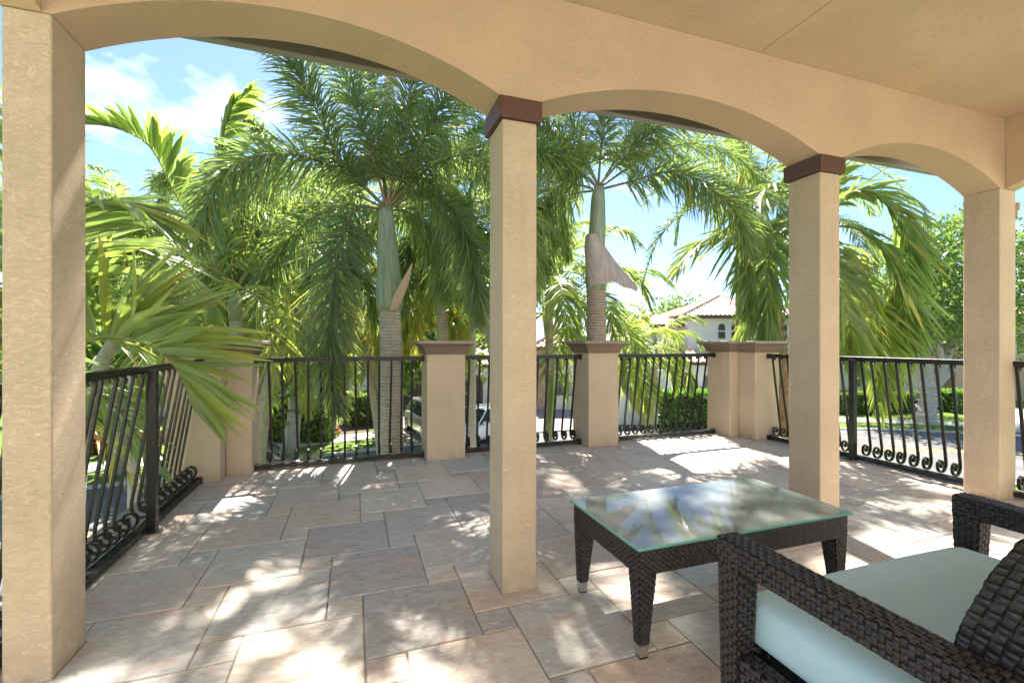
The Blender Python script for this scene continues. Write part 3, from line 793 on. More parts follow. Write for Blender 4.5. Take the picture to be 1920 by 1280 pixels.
# ================================================================== plants: shared builders
SEG_T = np.array([0, .18, .45, .75, 1.0]); SEG_W = np.array([.35, .85, 1.0, .66, .05])
def frond(parent, ctrl, nl=160, L=.5, W=.035, plume=False, tint=(.3, .6), droop=.25, lift=.25, start=.14, rad=.016, rmat=None, sweep=(32, 62), yellow=.03, lmat=None, jit=.16, fill=1.0):
    """one palm leaf: tapered rachis with leaflets to both sides, or all round it (plume)"""
    base = np.array(parent.location)
    pts, length = spline(ctrl, 60)
    T = nz(np.gradient(pts, axis=0))
    up = np.array([0, 0, 1.0])
    S = np.cross(T, up); bad = np.linalg.norm(S, axis=1) < .25
    ref = np.cross(T, np.array([CS, -SN, 0])); S = np.where(bad[:, None], np.cross(ref, T) if False else np.cross(T, np.cross(np.array([SN, CS, 0]), T)), S)
    for i in range(1, len(S)):
        if np.dot(S[i], S[i-1]) < 0: S[i] = -S[i]
    S = nz(S); U = nz(np.cross(S, T))
    # rachis, five-sided, flattening
    rr = rad * (1 - .88*np.linspace(0, 1, 60)**.8)
    k5 = np.arange(5)*2*PI/5
    ring_ = pts[:, None, :] + (S[:, None, :]*np.cos(k5)[None, :, None]*1.15 + U[:, None, :]*np.sin(k5)[None, :, None]) * rr[:, None, None]
    rv = ring_.reshape(-1, 3); i0 = np.arange(59)[:, None]*5 + np.arange(5)[None, :]; i1 = np.arange(59)[:, None]*5 + (np.arange(5)[None, :]+1) % 5
    rf = np.stack([i0, i1, i1+5, i0+5], -1).reshape(-1, 4)
    # leaflets
    s = start + (1-start)*(np.arange(nl)+nrng.uniform(-.4, .4, nl)+.5)/nl
    s = np.clip(s, 0, .999); x = s*59; ii = x.astype(int); fr = (x-ii)[:, None]
    ii2 = np.minimum(ii+1, 59)
    pb = pts[ii]*(1-fr)+pts[ii2]*fr; t_ = T[ii]; s_ = S[ii]; u_ = U[ii]
    sw = np.radians(sweep[0] + (sweep[1]-sweep[0])*s**1.5 + nrng.normal(0, 6, nl))
    if plume:
        ph = nrng.uniform(0, 2*PI, nl); sd_ = s_*np.cos(ph)[:, None] + u_*np.sin(ph)[:, None]
    else:
        sg = np.where(np.arange(nl) % 2 == 0, 1.0, -1.0); lf = lift + nrng.normal(0, jit, nl)
        sd_ = nz(s_*sg[:, None] + u_*lf[:, None])
    d = nz(sd_*np.cos(sw)[:, None] + t_*np.sin(sw)[:, None] + nrng.normal(0, jit*.45, (nl, 3)))
    sl_ = (s-start)/(1-start)
    ll = L*(.50+.50*np.sin(PI*np.clip(sl_*.80+.16, 0, 1)))*(1-.45*sl_**5)*nrng.uniform(.82, 1.08, nl)
    w0 = t_ - d*np.sum(t_*d, 1, keepdims=True); w0 = nz(w0); n0 = np.cross(d, w0)
    a0 = nrng.normal(0, .45 if not plume else .9, nl); tw = nrng.normal(0, .8, nl)
    dr = droop*nrng.uniform(.6, 1.4, nl)*ll
    K = 5; C = 2 if plume else 3                      # blades of the flat leaves are folded along the midrib
    V = np.zeros((nl, K, C, 3)); tt = np.zeros((nl, K, C))
    tn = nrng.uniform(tint[0], tint[1], nl) + nrng.normal(0, .05, nl); yl = nrng.random(nl) < yellow; tn = np.where(yl, nrng.uniform(.8, 1, nl), tn)
    tipb = np.where(nrng.random(nl) < .3, nrng.uniform(.15, .45, nl), .05)
    bend = nrng.normal(0, .10, nl)*ll
    for k in range(K):
        t = SEG_T[k]; a = a0 + tw*t
        c = pb + d*(ll*t)[:, None] + w0*(bend*t*t)[:, None]; c[:, 2] -= dr*t*t
        wd = w0*np.cos(a)[:, None] + n0*np.sin(a)[:, None]; nd = n0*np.cos(a)[:, None] - w0*np.sin(a)[:, None]
        hw_ = (W*.5*SEG_W[k]*(.7+.3*ll/L))[:, None]
        V[:, k, 0] = c - wd*hw_; V[:, k, -1] = c + wd*hw_
        if C == 3: V[:, k, 1] = c - nd*hw_*.42
        tt[:, k, :] = (tn + (tipb if k == 4 else tipb*.3 if k == 3 else 0) - (.05 if k == 0 else 0))[:, None]
    b0 = (len(rv) + np.arange(nl)[:, None, None]*K*C + np.arange(K-1)[None, :, None]*C + np.arange(C-1)[None, None, :])
    lf_ = np.stack([b0, b0+1, b0+C+1, b0+C], -1).reshape(-1, 4)
    verts = np.vstack([rv, V.reshape(-1, 3)]) - base
    faces = np.vstack([rf, lf_]); mi = np.r_[np.zeros(len(rf)), np.ones(len(lf_))]
    tv = np.r_[np.zeros(len(rv)), tt.ravel()]
    me = mesh_np('frond', verts, faces, [rmat or M_RACH, lmat or M_PALM], tv, mi)
    return link('frond', me, parent)

def ringed_trunk(parent, pts, r0, r1, m, ring_h=.055, amp=.035, n=14, name='trunk'):
    base = Vector(parent.location); c, L = spline(pts, max(12, int(sum((Vector(pts[i+1])-Vector(pts[i])).length for i in range(len(pts)-1))/ring_h)*3))
    mb = MB(); rg = random.Random(int(abs(base.x*97+base.y*31)*10)); rad = []
    k = 0
    for i in range(len(c)):
        f = i/(len(c)-1); r = r0 + (r1-r0)*f
        rad.append(r*(1 + (amp if i % 3 == 1 else (-amp*.6 if i % 3 == 0 else amp*.3))*rg.uniform(-.1, .9)))
    mb.tube([Vector(p)-base for p in c], rad, n)
    return mb.build(name, m, parent, smooth=True)

def wob(p, dx, dy, dz): return Vector((p.x+dx, p.y+dy, p.z+dz))

def auto_fronds(parent, crown, n, length, nl, L, W, plume, tint, el=(75, -25), az0=0.0, sag=1.0, up=.0, rad=.014, seed=1, droop=.3, azs=None, **kw):
    """a full head of leaves, the young ones upright, the old ones hanging"""
    rg = random.Random(seed)
    for k in range(n):
        az = (az0 + k*137.5 + rg.uniform(-14, 14)) if azs is None else azs[k]
        e = el[0] + (el[1]-el[0])*(k/(max(1, n-1)))**.9 + rg.uniform(-6, 6)
        a, b = R(az), R(e); dh = Vector((math.cos(a), math.sin(a), 0)); ln = length*rg.uniform(.85, 1.1)
        p = [Vector(crown)]
        cur = Vector(crown); stp = ln/5
        for q in range(5):
            ang = b - (q*q*.085+q*.06)*sag*(.6+.4*math.cos(b)); ang = max(ang, -1.45)
            cur = cur + (dh*math.cos(ang) + Vector((0, 0, math.sin(ang))))*stp; p.append(cur.copy())
        frond(parent, p, nl, L, W, plume, tint, droop, rad=rad, **kw)

# ------------------------------------------------------------------ foxtail palm beyond the first railing
def palm_thing(name, label, base): return thing(name, label, 'palm', base, None)
FOX = dict(nl=640, L=.54, W=.021, plume=True, droop=.30, sweep=(26, 56), rad=.022, jit=.30)
b0 = P(731, 850, 6.0); b0.z = GZ; c0 = P(724, 388, 6.0)
pm = palm_thing('foxtail_palm', 'foxtail palm with pale ringed trunk and a leaf hanging over the railing', b0)
ringed_trunk(pm, [b0, P(734, 850, 6.0), P(734, 700, 6.0), P(731, 578, 6.0)], .17, .138, M_TRUNK, .055, .03)
m = MB(); loc = Vector(pm.location)
cs_, _ = spline([P(731, 582, 6.0), P(729, 520, 6.0), P(727, 470, 6.0), P(725, 430, 6.0), P(724, 392, 6.0)], 16)
m.tube([Vector(p)-loc for p in cs_], [.150,.168,.172,.168,.162,.156,.15,.144,.138,.132,.126,.12,.114,.108,.10,.09], 16)
m.build('crownshaft', M_SHAFT, pm, smooth=True)
m = MB(); q0 = P(744, 580, 5.86)      # dry spathe jutting from the shaft foot
for k, (px, py, w) in enumerate(((738, 580, .05), (750, 555, .075), (762, 522, .05), (772, 495, .012))):
    pass
spn = [(738, 584, .050), (744, 565, .085), (752, 545, .080), (761, 525, .055), (768, 508, .032), (773, 492, .006)]
rows_ = []
for k, (px, py, w) in enumerate(spn):
    c = P(px, py, 5.86 - .02*k) - loc
    rows_.append([c + XZ(math.sin(a_)*w, -math.cos(a_)*w*.8, 0) + Vector((0, 0, .25*math.sin(a_)*w)) for a_ in np.linspace(-1.5, 1.5, 9)])
for i in range(len(rows_)-1):
    for j in range(8): m.face([rows_[i][j], rows_[i][j+1], rows_[i+1][j+1], rows_[i+1][j]])
o = weld(m.build('spathe', M_SHEATHT, pm, smooth=True)); md = o.modifiers.new('s', 'SOLIDIFY'); md.thickness = .008; md2 = o.modifiers.new('b', 'SUBSURF'); md2.levels = md2.render_levels = 1
m = MB(); m.tube([P(729, 575, 5.84)-loc, P(733, 620, 5.82)-loc, P(738, 670, 5.83)-loc, P(735, 760, 5.84)-loc], .004, 4); m.build('hanging_fibre', M_SHEATHT, pm)
F = lambda *a: [P(*q) for q in a]
fx = [
 (F((724,385,6.0),(700,300,5.9),(672,210,5.8),(645,125,5.7),(600,20,5.5)), (.30,.55), M_RACHB),
 (F((726,385,6.0),(742,300,5.9),(760,215,5.8),(776,140,5.7),(800,30,5.4)), (.30,.55), M_RACHB),
 (F((722,388,6.0),(655,330,5.8),(560,292,5.4),(460,300,5.0),(395,360,4.75),(372,470,4.6)), (.20,.62), None),
 (F((722,392,6.0),(668,392,5.6),(640,450,5.2),(622,560,4.9),(616,670,4.75),(632,775,4.65)), (.05,.35), None),
 (F((728,388,6.0),(800,318,5.7),(880,290,5.3),(945,330,5.0),(985,430,4.9),(1000,560,4.85)), (.3,.7), None),
 (F((728,392,6.0),(785,365,5.9),(845,390,5.8),(885,480,5.7),(900,600,5.7)), (.15,.5), None),
 (F((722,394,6.0),(650,385,6.3),(570,420,6.5),(510,500,6.6),(480,610,6.6)), (.15,.5), None),
 (F((724,386,6.0),(715,290,6.3),(705,180,6.6),(690,70,6.8)), (.20,.5), None),
 (F((727,388,6.0),(810,280,6.6),(880,200,7.0),(970,170,7.3),(1060,210,7.5)), (.2,.5), None),
 (F((726,392,6.0),(770,400,6.6),(815,450,7.0),(835,560,7.1)), (.2,.55), None),
 (F((722,388,6.0),(640,300,5.6),(590,200,5.2),(540,110,4.8),(500,70,4.5)), (.2,.5), None),
 (F((726,388,6.0),(800,250,5.6),(850,150,5.3),(905,60,5.0)), (.2,.5), None),
 (F((723,390,6.0),(600,340,6.6),(500,340,7.0),(430,420,7.2),(410,540,7.2)), (.25,.6), None),
]
for c, ti, rm in fx: frond(pm, c, tint=ti, rmat=rm, yellow=.04, **FOX)

# ------------------------------------------------------------------ foxtail palm with a shed leaf base
b0 = P(1117, 850, 6.9); b0.z = GZ
pm = palm_thing('foxtail_palm', 'foxtail palm whose dry grey leaf base peels off its green shaft', b0)
loc = Vector(pm.location)
ringed_trunk(pm, [b0, P(1118, 850, 6.9), P(1118, 640, 6.9), P(1118, 540, 6.9)], .165, .142, M_TRUNKB, .05, .03)
cs_, _ = spline([P(1118, 545, 6.9), P(1117, 480, 6.9), P(1120, 430, 6.9), P(1121, 390, 6.9), P(1122, 352, 6.9)], 14)
m = MB(); m.tube([Vector(p)-loc for p in cs_], [.150,.158,.155,.148,.142,.136,.13,.128,.124,.12,.115,.11,.10,.09], 16)
m.build('crownshaft', M_SHAFT, pm, smooth=True)
# the peeling sheath: a curled sheet opening downwards
m = MB(); nn, mm = 14, 13; gpts = []
for i in range(nn):
    f = i/(nn-1); row = []
    cx_, cy_ = 1109 + 40*f**1.3, 438 + 98*f
    wpx = 7 + 33*f**.75
    for j in range(mm):
        g = j/(mm-1); a = -1.5 + 3.1*g
        rag = (9*math.sin(g*9.0+.6) + 5*math.sin(g*23.0))*f**3
        curl = .30*f**2*max(0, g-.6)
        row.append(P(cx_ + wpx*math.sin(a) + 14*f*f*(g-.4), cy_ + 12*(g-.5)*f + rag*.7, 6.74 - .21*math.cos(a)*(1 - .2*f) - curl) - loc)
    gpts.append(row)
for i in range(nn-1):
    for j in range(mm-1): m.face([gpts[i][j], gpts[i][j+1], gpts[i+1][j+1], gpts[i+1][j]])
o = weld(m.build('dry_sheath', M_SHEATH, pm, smooth=True)); md = o.modifiers.new('s', 'SOLIDIFY'); md.thickness = .010; md2 = o.modifiers.new('b', 'SUBSURF'); md2.levels = md2.render_levels = 1
fx = [
 (F((1122,348,6.9),(1085,290,6.6),(1040,250,6.2),(985,235,5.9),(930,280,5.7)), (.35,.8), None),
 (F((1120,356,6.9),(1060,345,6.8),(1015,390,6.8),(985,480,6.9)), (.15,.5), None),
 (F((1122,345,6.9),(1128,270,6.9),(1136,180,6.9),(1140,80,6.9)), (.25,.5), None),
 (F((1123,348,6.9),(1190,275,6.7),(1260,225,6.4),(1340,205,6.2),(1410,240,6.0)), (.3,.6), None),
 (F((1123,356,6.9),(1185,340,6.7),(1255,322,6.5),(1320,345,6.3),(1380,400,6.2),(1410,480,6.2)), (.3,.65), None),
 (F((1122,350,6.9),(1080,250,7.0),(1050,160,7.2),(1000,90,7.4)), (.2,.5), None),
 (F((1123,350,6.9),(1180,260,7.3),(1230,180,7.7),(1290,120,8.0)), (.2,.5), None),
 (F((1123,352,6.9),(1220,290,7.4),(1310,270,7.8),(1400,310,8.1),(1440,390,8.2)), (.3,.6), None),
 (F((1121,356,6.9),(1070,370,7.3),(1030,440,7.6),(1015,530,7.7)), (.2,.5), None),
 (F((1122,352,6.9),(1050,300,6.1),(990,300,5.5),(950,380,5.2)), (.3,.7), None),
]
for c, ti, rm in fx: frond(pm, c, tint=ti, rmat=rm, yellow=.05, **FOX)

# ------------------------------------------------------------------ broad-leafleted palm beside the left railing
PIN = dict(plume=False, droop=.30, rad=.020)
b0 = XZ(-4.1, 3.1, GZ); b0 = Vector((-2.9, 4.1, GZ)); cr = Vector((-2.35, 3.55, 1.55))
pm = palm_thing('christmas_palm', 'broad-leafleted palm reaching over the left railing by the large column', b0)
ringed_trunk(pm, [b0, (-2.75, 3.95, -1.6), (-2.5, 3.7, -.2), cr - Vector((0, 0, .45))], .15, .09, M_TRUNK, .06, .03, 12)
m = MB(); loc = Vector(b0); m.tube([cr-Vector((0,0,.5))-loc, cr-Vector((0,0,.25))-loc, cr+Vector((0,0,.1))-loc], [.10, .11, .05], 12); m.build('crownshaft', M_SHAFT, pm, smooth=True)
for c, ti, kw in [
 ([cr, P(110,640,3.2), P(200,630,3.0), P(275,645,2.95), P(330,690,2.95), P(362,765,3.0)], (.45,.8), dict(nl=120, L=.92, W=.058, lift=1.7, start=.2, jit=.14, droop=.10, sweep=(38, 60))),
 ([cr, P(80,540,3.2), P(120,440,3.0), P(150,390,2.9), P(220,380,2.85), P(300,420,2.9)], (.40,.72), dict(nl=80, L=.80, W=.060, lift=.1)),
 ([cr, P(60,560,3.6), P(140,470,3.6), P(240,455,3.6), P(330,500,3.6), P(390,580,3.6)], (.30,.65), dict(nl=76, L=.66, W=.045, lift=.35)),
 ([cr, P(100,700,3.6), P(170,730,3.5), P(240,790,3.45), P(290,880,3.45)], (.25,.6), dict(nl=60, L=.55, W=.042, lift=.2)),
 ([cr, P(60,600,3.9), P(150,610,4.2), P(260,660,4.4), P(330,740,4.5)], (.3,.6), dict(nl=64, L=.55, W=.04, lift=.3)),
 ([cr, P(20,480,3.0), P(10,300,2.8), P(40,180,2.6)], (.3,.6), dict(nl=60, L=.6, W=.045, lift=.2)),
 ([cr, P(-80,560,3.2), P(-220,560,3.2), P(-330,650,3.2)], (.3,.6), dict(nl=56, L=.6, W=.045, lift=.2)),
 ([cr, P(90,620,4.6), P(150,560,5.4), P(210,560,6.0)], (.3,.6), dict(nl=56, L=.6, W=.045, lift=.2)),
 ([cr, P(60,680,3.8), P(130,760,3.9), P(200,830,3.9), P(250,900,3.9)], (.86,1.0), dict(nl=50, L=.45, W=.03, lift=-.1)),
]: frond(pm, c, tint=ti, **{**PIN, **kw})

# ------------------------------------------------------------------ second broad palm behind it, against the sky
b0 = P(445, 800, 6.6); b0.z = GZ; cr = P(440, 545, 6.6)
pm = palm_thing('christmas_palm', 'tall pleated-leaf palm rising against the sky behind the left corner pier', b0)
ringed_trunk(pm, [b0, P(446, 800, 6.6), P(442, 590, 6.6)], .13, .085, M_TRUNK, .06, .03, 12)
loc = Vector(b0); m = MB(); m.tube([P(442,600,6.6)-loc, P(441,570,6.6)-loc, cr-loc], [.09,.10,.05], 12); m.build('crownshaft', M_SHAFT, pm, smooth=True)
for c, ti, kw in [
 (F((440,545,6.6),(385,450,6.3),(335,375,6.1),(288,285,5.9),(243,250,5.7),(172,228,5.5)), (.35,.68), dict(nl=120, L=.85, W=.10, lift=.9, jit=.05)),
 (F((440,545,6.6),(420,420,6.6),(412,310,6.6),(428,215,6.6),(470,165,6.5)), (.40,.72), dict(nl=120, L=.75, W=.09, lift=.6, jit=.06)),
 (F((440,545,6.6),(480,500,6.6),(525,530,6.6),(548,610,6.6),(550,690,6.6)), (.62,.86), dict(nl=80, L=.6, W=.045, lift=.3)),
 (F((440,545,6.6),(400,500,6.3),(345,500,6.1),(300,560,6.0),(285,640,6.0)), (.45,.75), dict(nl=80, L=.6, W=.045, lift=.3)),
 (F((440,545,6.6),(460,540,6.0),(500,590,5.7),(510,680,5.6),(505,760,5.6)), (.66,.88), dict(nl=80, L=.5, W=.034, lift=.2)),
 (F((440,545,6.6),(350,430,6.8),(260,400,7.0),(180,440,7.2)), (.3,.6), dict(nl=80, L=.7, W=.05, lift=.3)),
 (F((440,545,6.6),(390,560,6.2),(360,620,6.0),(350,700,6.0)), (.4,.7), dict(nl=80, L=.5, W=.04, lift=.3)),
 (F((440,545,6.6),(500,440,7.0),(560,400,7.3),(610,440,7.5)), (.4,.7), dict(nl=80, L=.6, W=.045, lift=.3)),
]: frond(pm, c, tint=ti, **{**PIN, **kw})

# ------------------------------------------------------------------ broad palm at the right, its head behind the second column
b0 = P(1535, 800, 7.2); b0.z = GZ; cr = P(1532, 425, 7.2)
pm = palm_thing('christmas_palm', 'glossy drooping palm whose head stands behind the second banded column', b0)
ringed_trunk(pm, [b0, P(1535, 800, 7.2), P(1533, 520, 7.2)], .15, .10, M_TRUNK, .06, .03, 12)
loc = Vector(b0); m = MB(); m.tube([P(1533,530,7.2)-loc, P(1532,480,7.2)-loc, cr-loc], [.10,.12,.05], 12); m.build('crownshaft', M_SHAFT, pm, smooth=True)
for c, ti, kw in [
 (F((1532,425,7.2),(1480,350,7.0),(1425,365,6.8),(1398,450,6.7),(1402,590,6.7)), (0.31,0.64), dict()),
 (F((1532,425,7.2),(1480,410,6.7),(1445,470,6.4),(1440,580,6.3),(1448,680,6.3)), (0.26,0.59), dict()),
 (F((1532,425,7.2),(1450,425,7.2),(1375,435,7.2),(1310,460,7.2),(1265,510,7.2)), (0.41,0.74), dict()),
 (F((1532,425,7.2),(1595,365,6.9),(1655,370,6.7),(1700,440,6.6),(1712,540,6.6)), (0.41,0.74), dict()),
 (F((1532,425,7.2),(1610,430,6.8),(1668,485,6.6),(1695,580,6.5),(1700,670,6.5)), (0.36,0.69), dict()),
 (F((1532,425,7.2),(1590,470,6.9),(1635,560,6.7),(1655,660,6.6),(1650,760,6.6)), (0.51,0.84), dict()),
 (F((1532,425,7.2),(1560,500,6.6),(1590,590,6.3),(1605,690,6.2)), (0.51,0.84), dict()),
 (F((1532,425,7.2),(1500,320,7.2),(1470,250,7.2),(1420,220,7.2)), (0.56,0.85), dict()),
 (F((1532,425,7.2),(1560,320,7.3),(1600,270,7.4),(1650,280,7.5)), (0.46,0.74), dict()),
 (F((1532,425,7.2),(1530,330,7.6),(1540,240,8.0),(1560,160,8.3)), (0.46,0.74), dict()),
 (F((1532,425,7.2),(1470,470,7.7),(1420,560,8.0),(1400,650,8.1)), (0.46,0.74), dict()),
]: frond(pm, c, tint=ti, **{**PIN, **dict(nl=140, L=.74, W=.058, droop=.36, lift=.15), **kw})

# ------------------------------------------------------------------ date palm at the terrace corner
b0 = P(1462, 800, 8.6); b0.z = GZ; cr = P(1418, 415, 8.6)
pm = palm_thing('date_palm', 'date palm with a brown trunk of diamond leaf scars by the corner pier', b0)
loc = Vector(b0)
tp, tl_ = spline([b0, P(1462, 800, 8.6), P(1450, 640, 8.6), P(1430, 480, 8.6), cr], 60)
m = MB(); m.tube([Vector(p)-loc for p in tp], [.20]*50 + [.20-.012*k for k in range(10)], 12); m.build('trunk', M_DATE, pm, smooth=True)
m = MB(); rg = random.Random(5)
for k in range(420):
    f = k/420; i = min(58, int(f*59)); c = Vector(tp[i]).lerp(Vector(tp[i+1]), f*59-i) - loc; a = k*137.508*PI/180
    dr_ = Vector((math.cos(a), math.sin(a), 0)); sd_ = Vector((-math.sin(a), math.cos(a), 0)); c = c + dr_*.185
    w, hh, o_ = .075, .085, .05*rg.uniform(.7, 1.3)
    A, B, C, D, E_ = c - sd_*w, c + Vector((0,0,-hh)), c + sd_*w, c + Vector((0,0,hh)), c + dr_*o_ + Vector((0,0,.035))
    m.face([A, B, E_]); m.face([B, C, E_]); m.face([C, D, E_]); m.face([D, A, E_])
m.build('leaf_scars', M_DATE, pm, kind='stuff')
DAT = dict(nl=170, L=.40, W=.022, plume=False, droop=.10, lift=.45, sweep=(40, 65), rad=.018, jit=.25)
for c, ti in [
 (F((1418,415,8.6),(1360,380,8.4),(1290,395,8.2),(1235,450,8.1),(1205,530,8.1)), (.25,.5)),
 (F((1418,415,8.6),(1350,340,8.6),(1270,330,8.6),(1200,390,8.6)), (.2,.45)),
 (F((1418,415,8.6),(1400,300,8.6),(1360,210,8.6),(1300,150,8.6)), (.3,.6)),
 (F((1418,415,8.6),(1440,300,8.6),(1450,200,8.6),(1440,110,8.6)), (.3,.6)),
 (F((1418,415,8.6),(1500,330,8.8),(1590,300,9.0),(1680,340,9.2),(1720,420,9.3)), (.2,.45)),
 (F((1418,415,8.6),(1520,290,8.6),(1610,260,8.6),(1700,310,8.6)), (.15,.4)),
 (F((1418,415,8.6),(1450,470,8.3),(1480,560,8.2),(1490,650,8.2)), (.3,.6)),
 (F((1418,415,8.6),(1340,300,9.2),(1260,270,9.6),(1190,300,9.8)), (.3,.6)),
 (F((1418,415,8.6),(1380,260,9.0),(1330,180,9.3)), (.3,.6)),
]: frond(pm, c, tint=ti, **DAT)

# ------------------------------------------------------------------ palms in the middle distance
def far_palm(name, label, px, py, Z, n, length, nl, L, W, plume, tint, lean=(0, 0), r=.12, seed=1, el=(70, -35), sag=1.0, tm=None, shaft=True, droop=.5, **kw):
    cr = P(px, py, Z); b0 = P(px+lean[0], 800, Z+lean[1]); b0.z = GZ
    pm = palm_thing(name, label, b0); loc = Vector(b0)
    mid = b0.lerp(cr, .55) + (XZ(lean[0]*.003, 0) if lean[0] else Vector())
    ringed_trunk(pm, [b0, mid, cr - Vector((0, 0, .75 if shaft else 0))], r, r*.72, tm or M_TRUNK, .07, .03, 10)
    if shaft:
        m = MB(); m.tube([cr-Vector((0,0,.8))-loc, cr-Vector((0,0,.45))-loc, cr-Vector((0,0,.1))-loc, cr+Vector((0,0,.2))-loc], [r*.74, r*.85, r*.6, r*.25], 10); m.build('crownshaft', M_SHAFT, pm, smooth=True)
    auto_fronds(pm, cr, n, length, nl, L, W, plume, tint, el, 20*seed, sag, seed=seed, droop=droop, **kw)
    return pm
far_palm('coconut_palm', 'slim palm with a pale green shaft just left of the ringed foxtail trunk', 1086, 585, 10.5, 10, 2.6, 90, .62, .045, False, (.35,.7), (10, 0), .10, 3)
far_palm('coconut_palm', 'light green palm with a leaning trunk in front of the white garden wall', 1172, 670, 11.5, 12, 1.8, 90, .62, .05, False, (.55,.82), (62, 0), .13, 5)
far_palm('coconut_palm', 'feathery palm just left of the white house with twin arched windows', 1228, 640, 14.0, 11, 1.9, 80, .55, .045, False, (.45,.75), (0, 0), .12, 8)
far_palm('foxtail_palm', 'yellowing foxtail palm seen just above the first single pier', 838, 560, 11.0, 9, 2.2, 420, .46, .034, True, (.55,.98), (0, 0), .14, 2, (55, -40))
far_palm('foxtail_palm', 'distant foxtail palm with fluffy grey green plumes by the garage', 885, 500, 15.0, 10, 2.6, 420, .5, .04, True, (.35,.75), (0, 0), .15, 6, (60, -40))
far_palm('foxtail_palm', 'golden foxtail palm between the hanging leaf and the pale ringed trunk', 690, 600, 12.0, 9, 2.2, 420, .46, .036, True, (.7,1.0), (45, 0), .14, 9, (50, -45))
far_palm('areca_palm', 'bright yellow green areca palm left of the hanging foxtail leaf', 520, 620, 9.0, 12, 2.2, 90, .5, .04, False, (.62,.9), (-80, 0), .05, 12, (72, -30), shaft=False)
far_palm('areca_palm', 'low bright areca palm in the garden beyond the left corner pier', 560, 560, 13.0, 13, 2.8, 90, .6, .05, False, (.6,.88), (-100, 0), .06, 13, (72, -35), shaft=False)
far_palm('coconut_palm', 'tall thin palm among the crowns left of the pale ringed trunk', 600, 430, 12.0, 12, 3.0, 100, .7, .05, False, (.4,.75), (128, 0), .13, 21)
far_palm('coconut_palm', 'palm standing behind the middle porch column', 965, 470, 12.5, 12, 2.8, 100, .65, .05, False, (.4,.7), (0, 0), .12, 23)
far_palm('coconut_palm', 'palm at the far left beyond the railing and the lawn', 250, 480, 11.0, 12, 2.8, 100, .65, .05, False, (.4,.75), (0, 0), .12, 25)
far_palm('foxtail_palm', 'foxtail palm with loose pale plumes high at the left of the hanging leaf', 545, 380, 10.0, 11, 2.5, 520, .5, .034, True, (.35,.7), (-135, 0), .15, 31, (62, -35))
far_palm('foxtail_palm', 'foxtail palm filling the gap right of the pale ringed trunk', 815, 400, 9.5, 11, 2.4, 520, .5, .032, True, (.3,.65), (25, 0), .15, 33, (62, -35))
far_palm('foxtail_palm', 'feathery foxtail palm filling the left arch above the broad fronds', 300, 440, 8.0, 12, 2.1, 460, .48, .026, True, (.35,.75), (-170, 0), .14, 51, (50, -35))
far_palm('coconut_palm', 'feathery palm low behind the broad fronds at the left railing', 330, 560, 8.6, 12, 2.3, 100, .6, .045, False, (.5,.8), (0, 0), .11, 35)
far_palm('coconut_palm', 'bright feathery palm just right of the middle porch column', 1030, 520, 9.5, 11, 2.4, 100, .6, .045, False, (.45,.8), (0, 0), .11, 37)
far_palm('dapple_palm', 'very tall palm added to dapple the floor, head unseen, trunk behind the pale ringed one', 727, -120, 8.6, 13, 3.3, 140, .7, .034, False, (.4,.7), (7, 0), .12, 41, (75, -45))  # added: its head out of view breaks up the sun on the left floor
far_palm('dapple_palm', 'very tall unseen palm added to dapple the floor, hidden behind the middle porch column', 962, -110, 9.0, 15, 3.2, 150, .7, .044, False, (.4,.7), (0, 0), .12, 43, (75, -45))  # added too, unseen behind the column, to dapple the floor by the table
far_palm('foxtail_palm', 'dense foxtail palm filling the left arch beneath the arching leaf', 590, 470, 9.0, 11, 2.4, 380, .5, .026, True, (.3,.7), (-120, 0), .15, 45, (62, -30))
far_palm('foxtail_palm', 'dense foxtail palm just left of the middle porch column', 880, 380, 8.5, 11, 2.3, 380, .5, .026, True, (.3,.7), (70, 0), .15, 47, (62, -30))
far_palm('date_palm', 'high feathery palm at the upper right of the middle arch', 1390, 330, 11.5, 14, 2.6, 150, .42, .03, False, (.3,.65), (0, 0), .17, 39, tm=M_DATE, shaft=False)
far_palm('date_palm', 'second feathery palm rising behind the second banded column', 1520, 400, 11.0, 13, 2.4, 140, .4, .03, False, (.3,.6), (0, 0), .17, 27, tm=M_DATE, shaft=False)

# ------------------------------------------------------------------ leafy trees, hedges and shrubs
def leaf_cloud(centers, radii, n, size, rs, flat=.6):
    """n folded leaves gathered into twig clumps near the surface of the blobs"""
    rg = np.random.default_rng(rs); centers = np.array(centers, float); radii = np.array(radii, float)
    per = 34; nc = max(1, n//per); w = radii.prod(axis=1)**(2/3); w /= w.sum()
    bi = rg.choice(len(centers), nc, p=w)
    d = nz(rg.normal(size=(nc, 3))); rad = rg.uniform(.55, 1.04, nc)**.6
    cc = centers[bi] + d*radii[bi]*rad[:, None]
    tone = rg.uniform(0, .35, nc) + .5*np.clip(d[:, 2]*.5+.5, 0, 1)
    tone = rg.normal(.5, .2, nc)
    c = np.repeat(cc, per, 0); N_ = len(c); cr_ = np.repeat(radii[bi].min(axis=1)*.16+size*1.2, per)
    p = c + rg.normal(size=(N_, 3))*cr_[:, None]*np.array([1, 1, .7])
    a = nz(rg.normal(size=(N_, 3)) + np.array([0, 0, -.1])); b = nz(np.cross(a, rg.normal(size=(N_, 3)))); k = np.cross(a, b)
    s = size*rg.uniform(.6, 1.3, N_)[:, None]
    V = np.stack([p - a*s*.5, p + b*s*.24 + k*s*.08, p + a*s*.5, p - b*s*.24 + k*s*.08], 1)
    t = np.repeat(tone, per) + rg.normal(0, .12, N_)
    return V.reshape(-1, 3), np.arange(N_*4).reshape(-1, 4), np.repeat(t, 4)
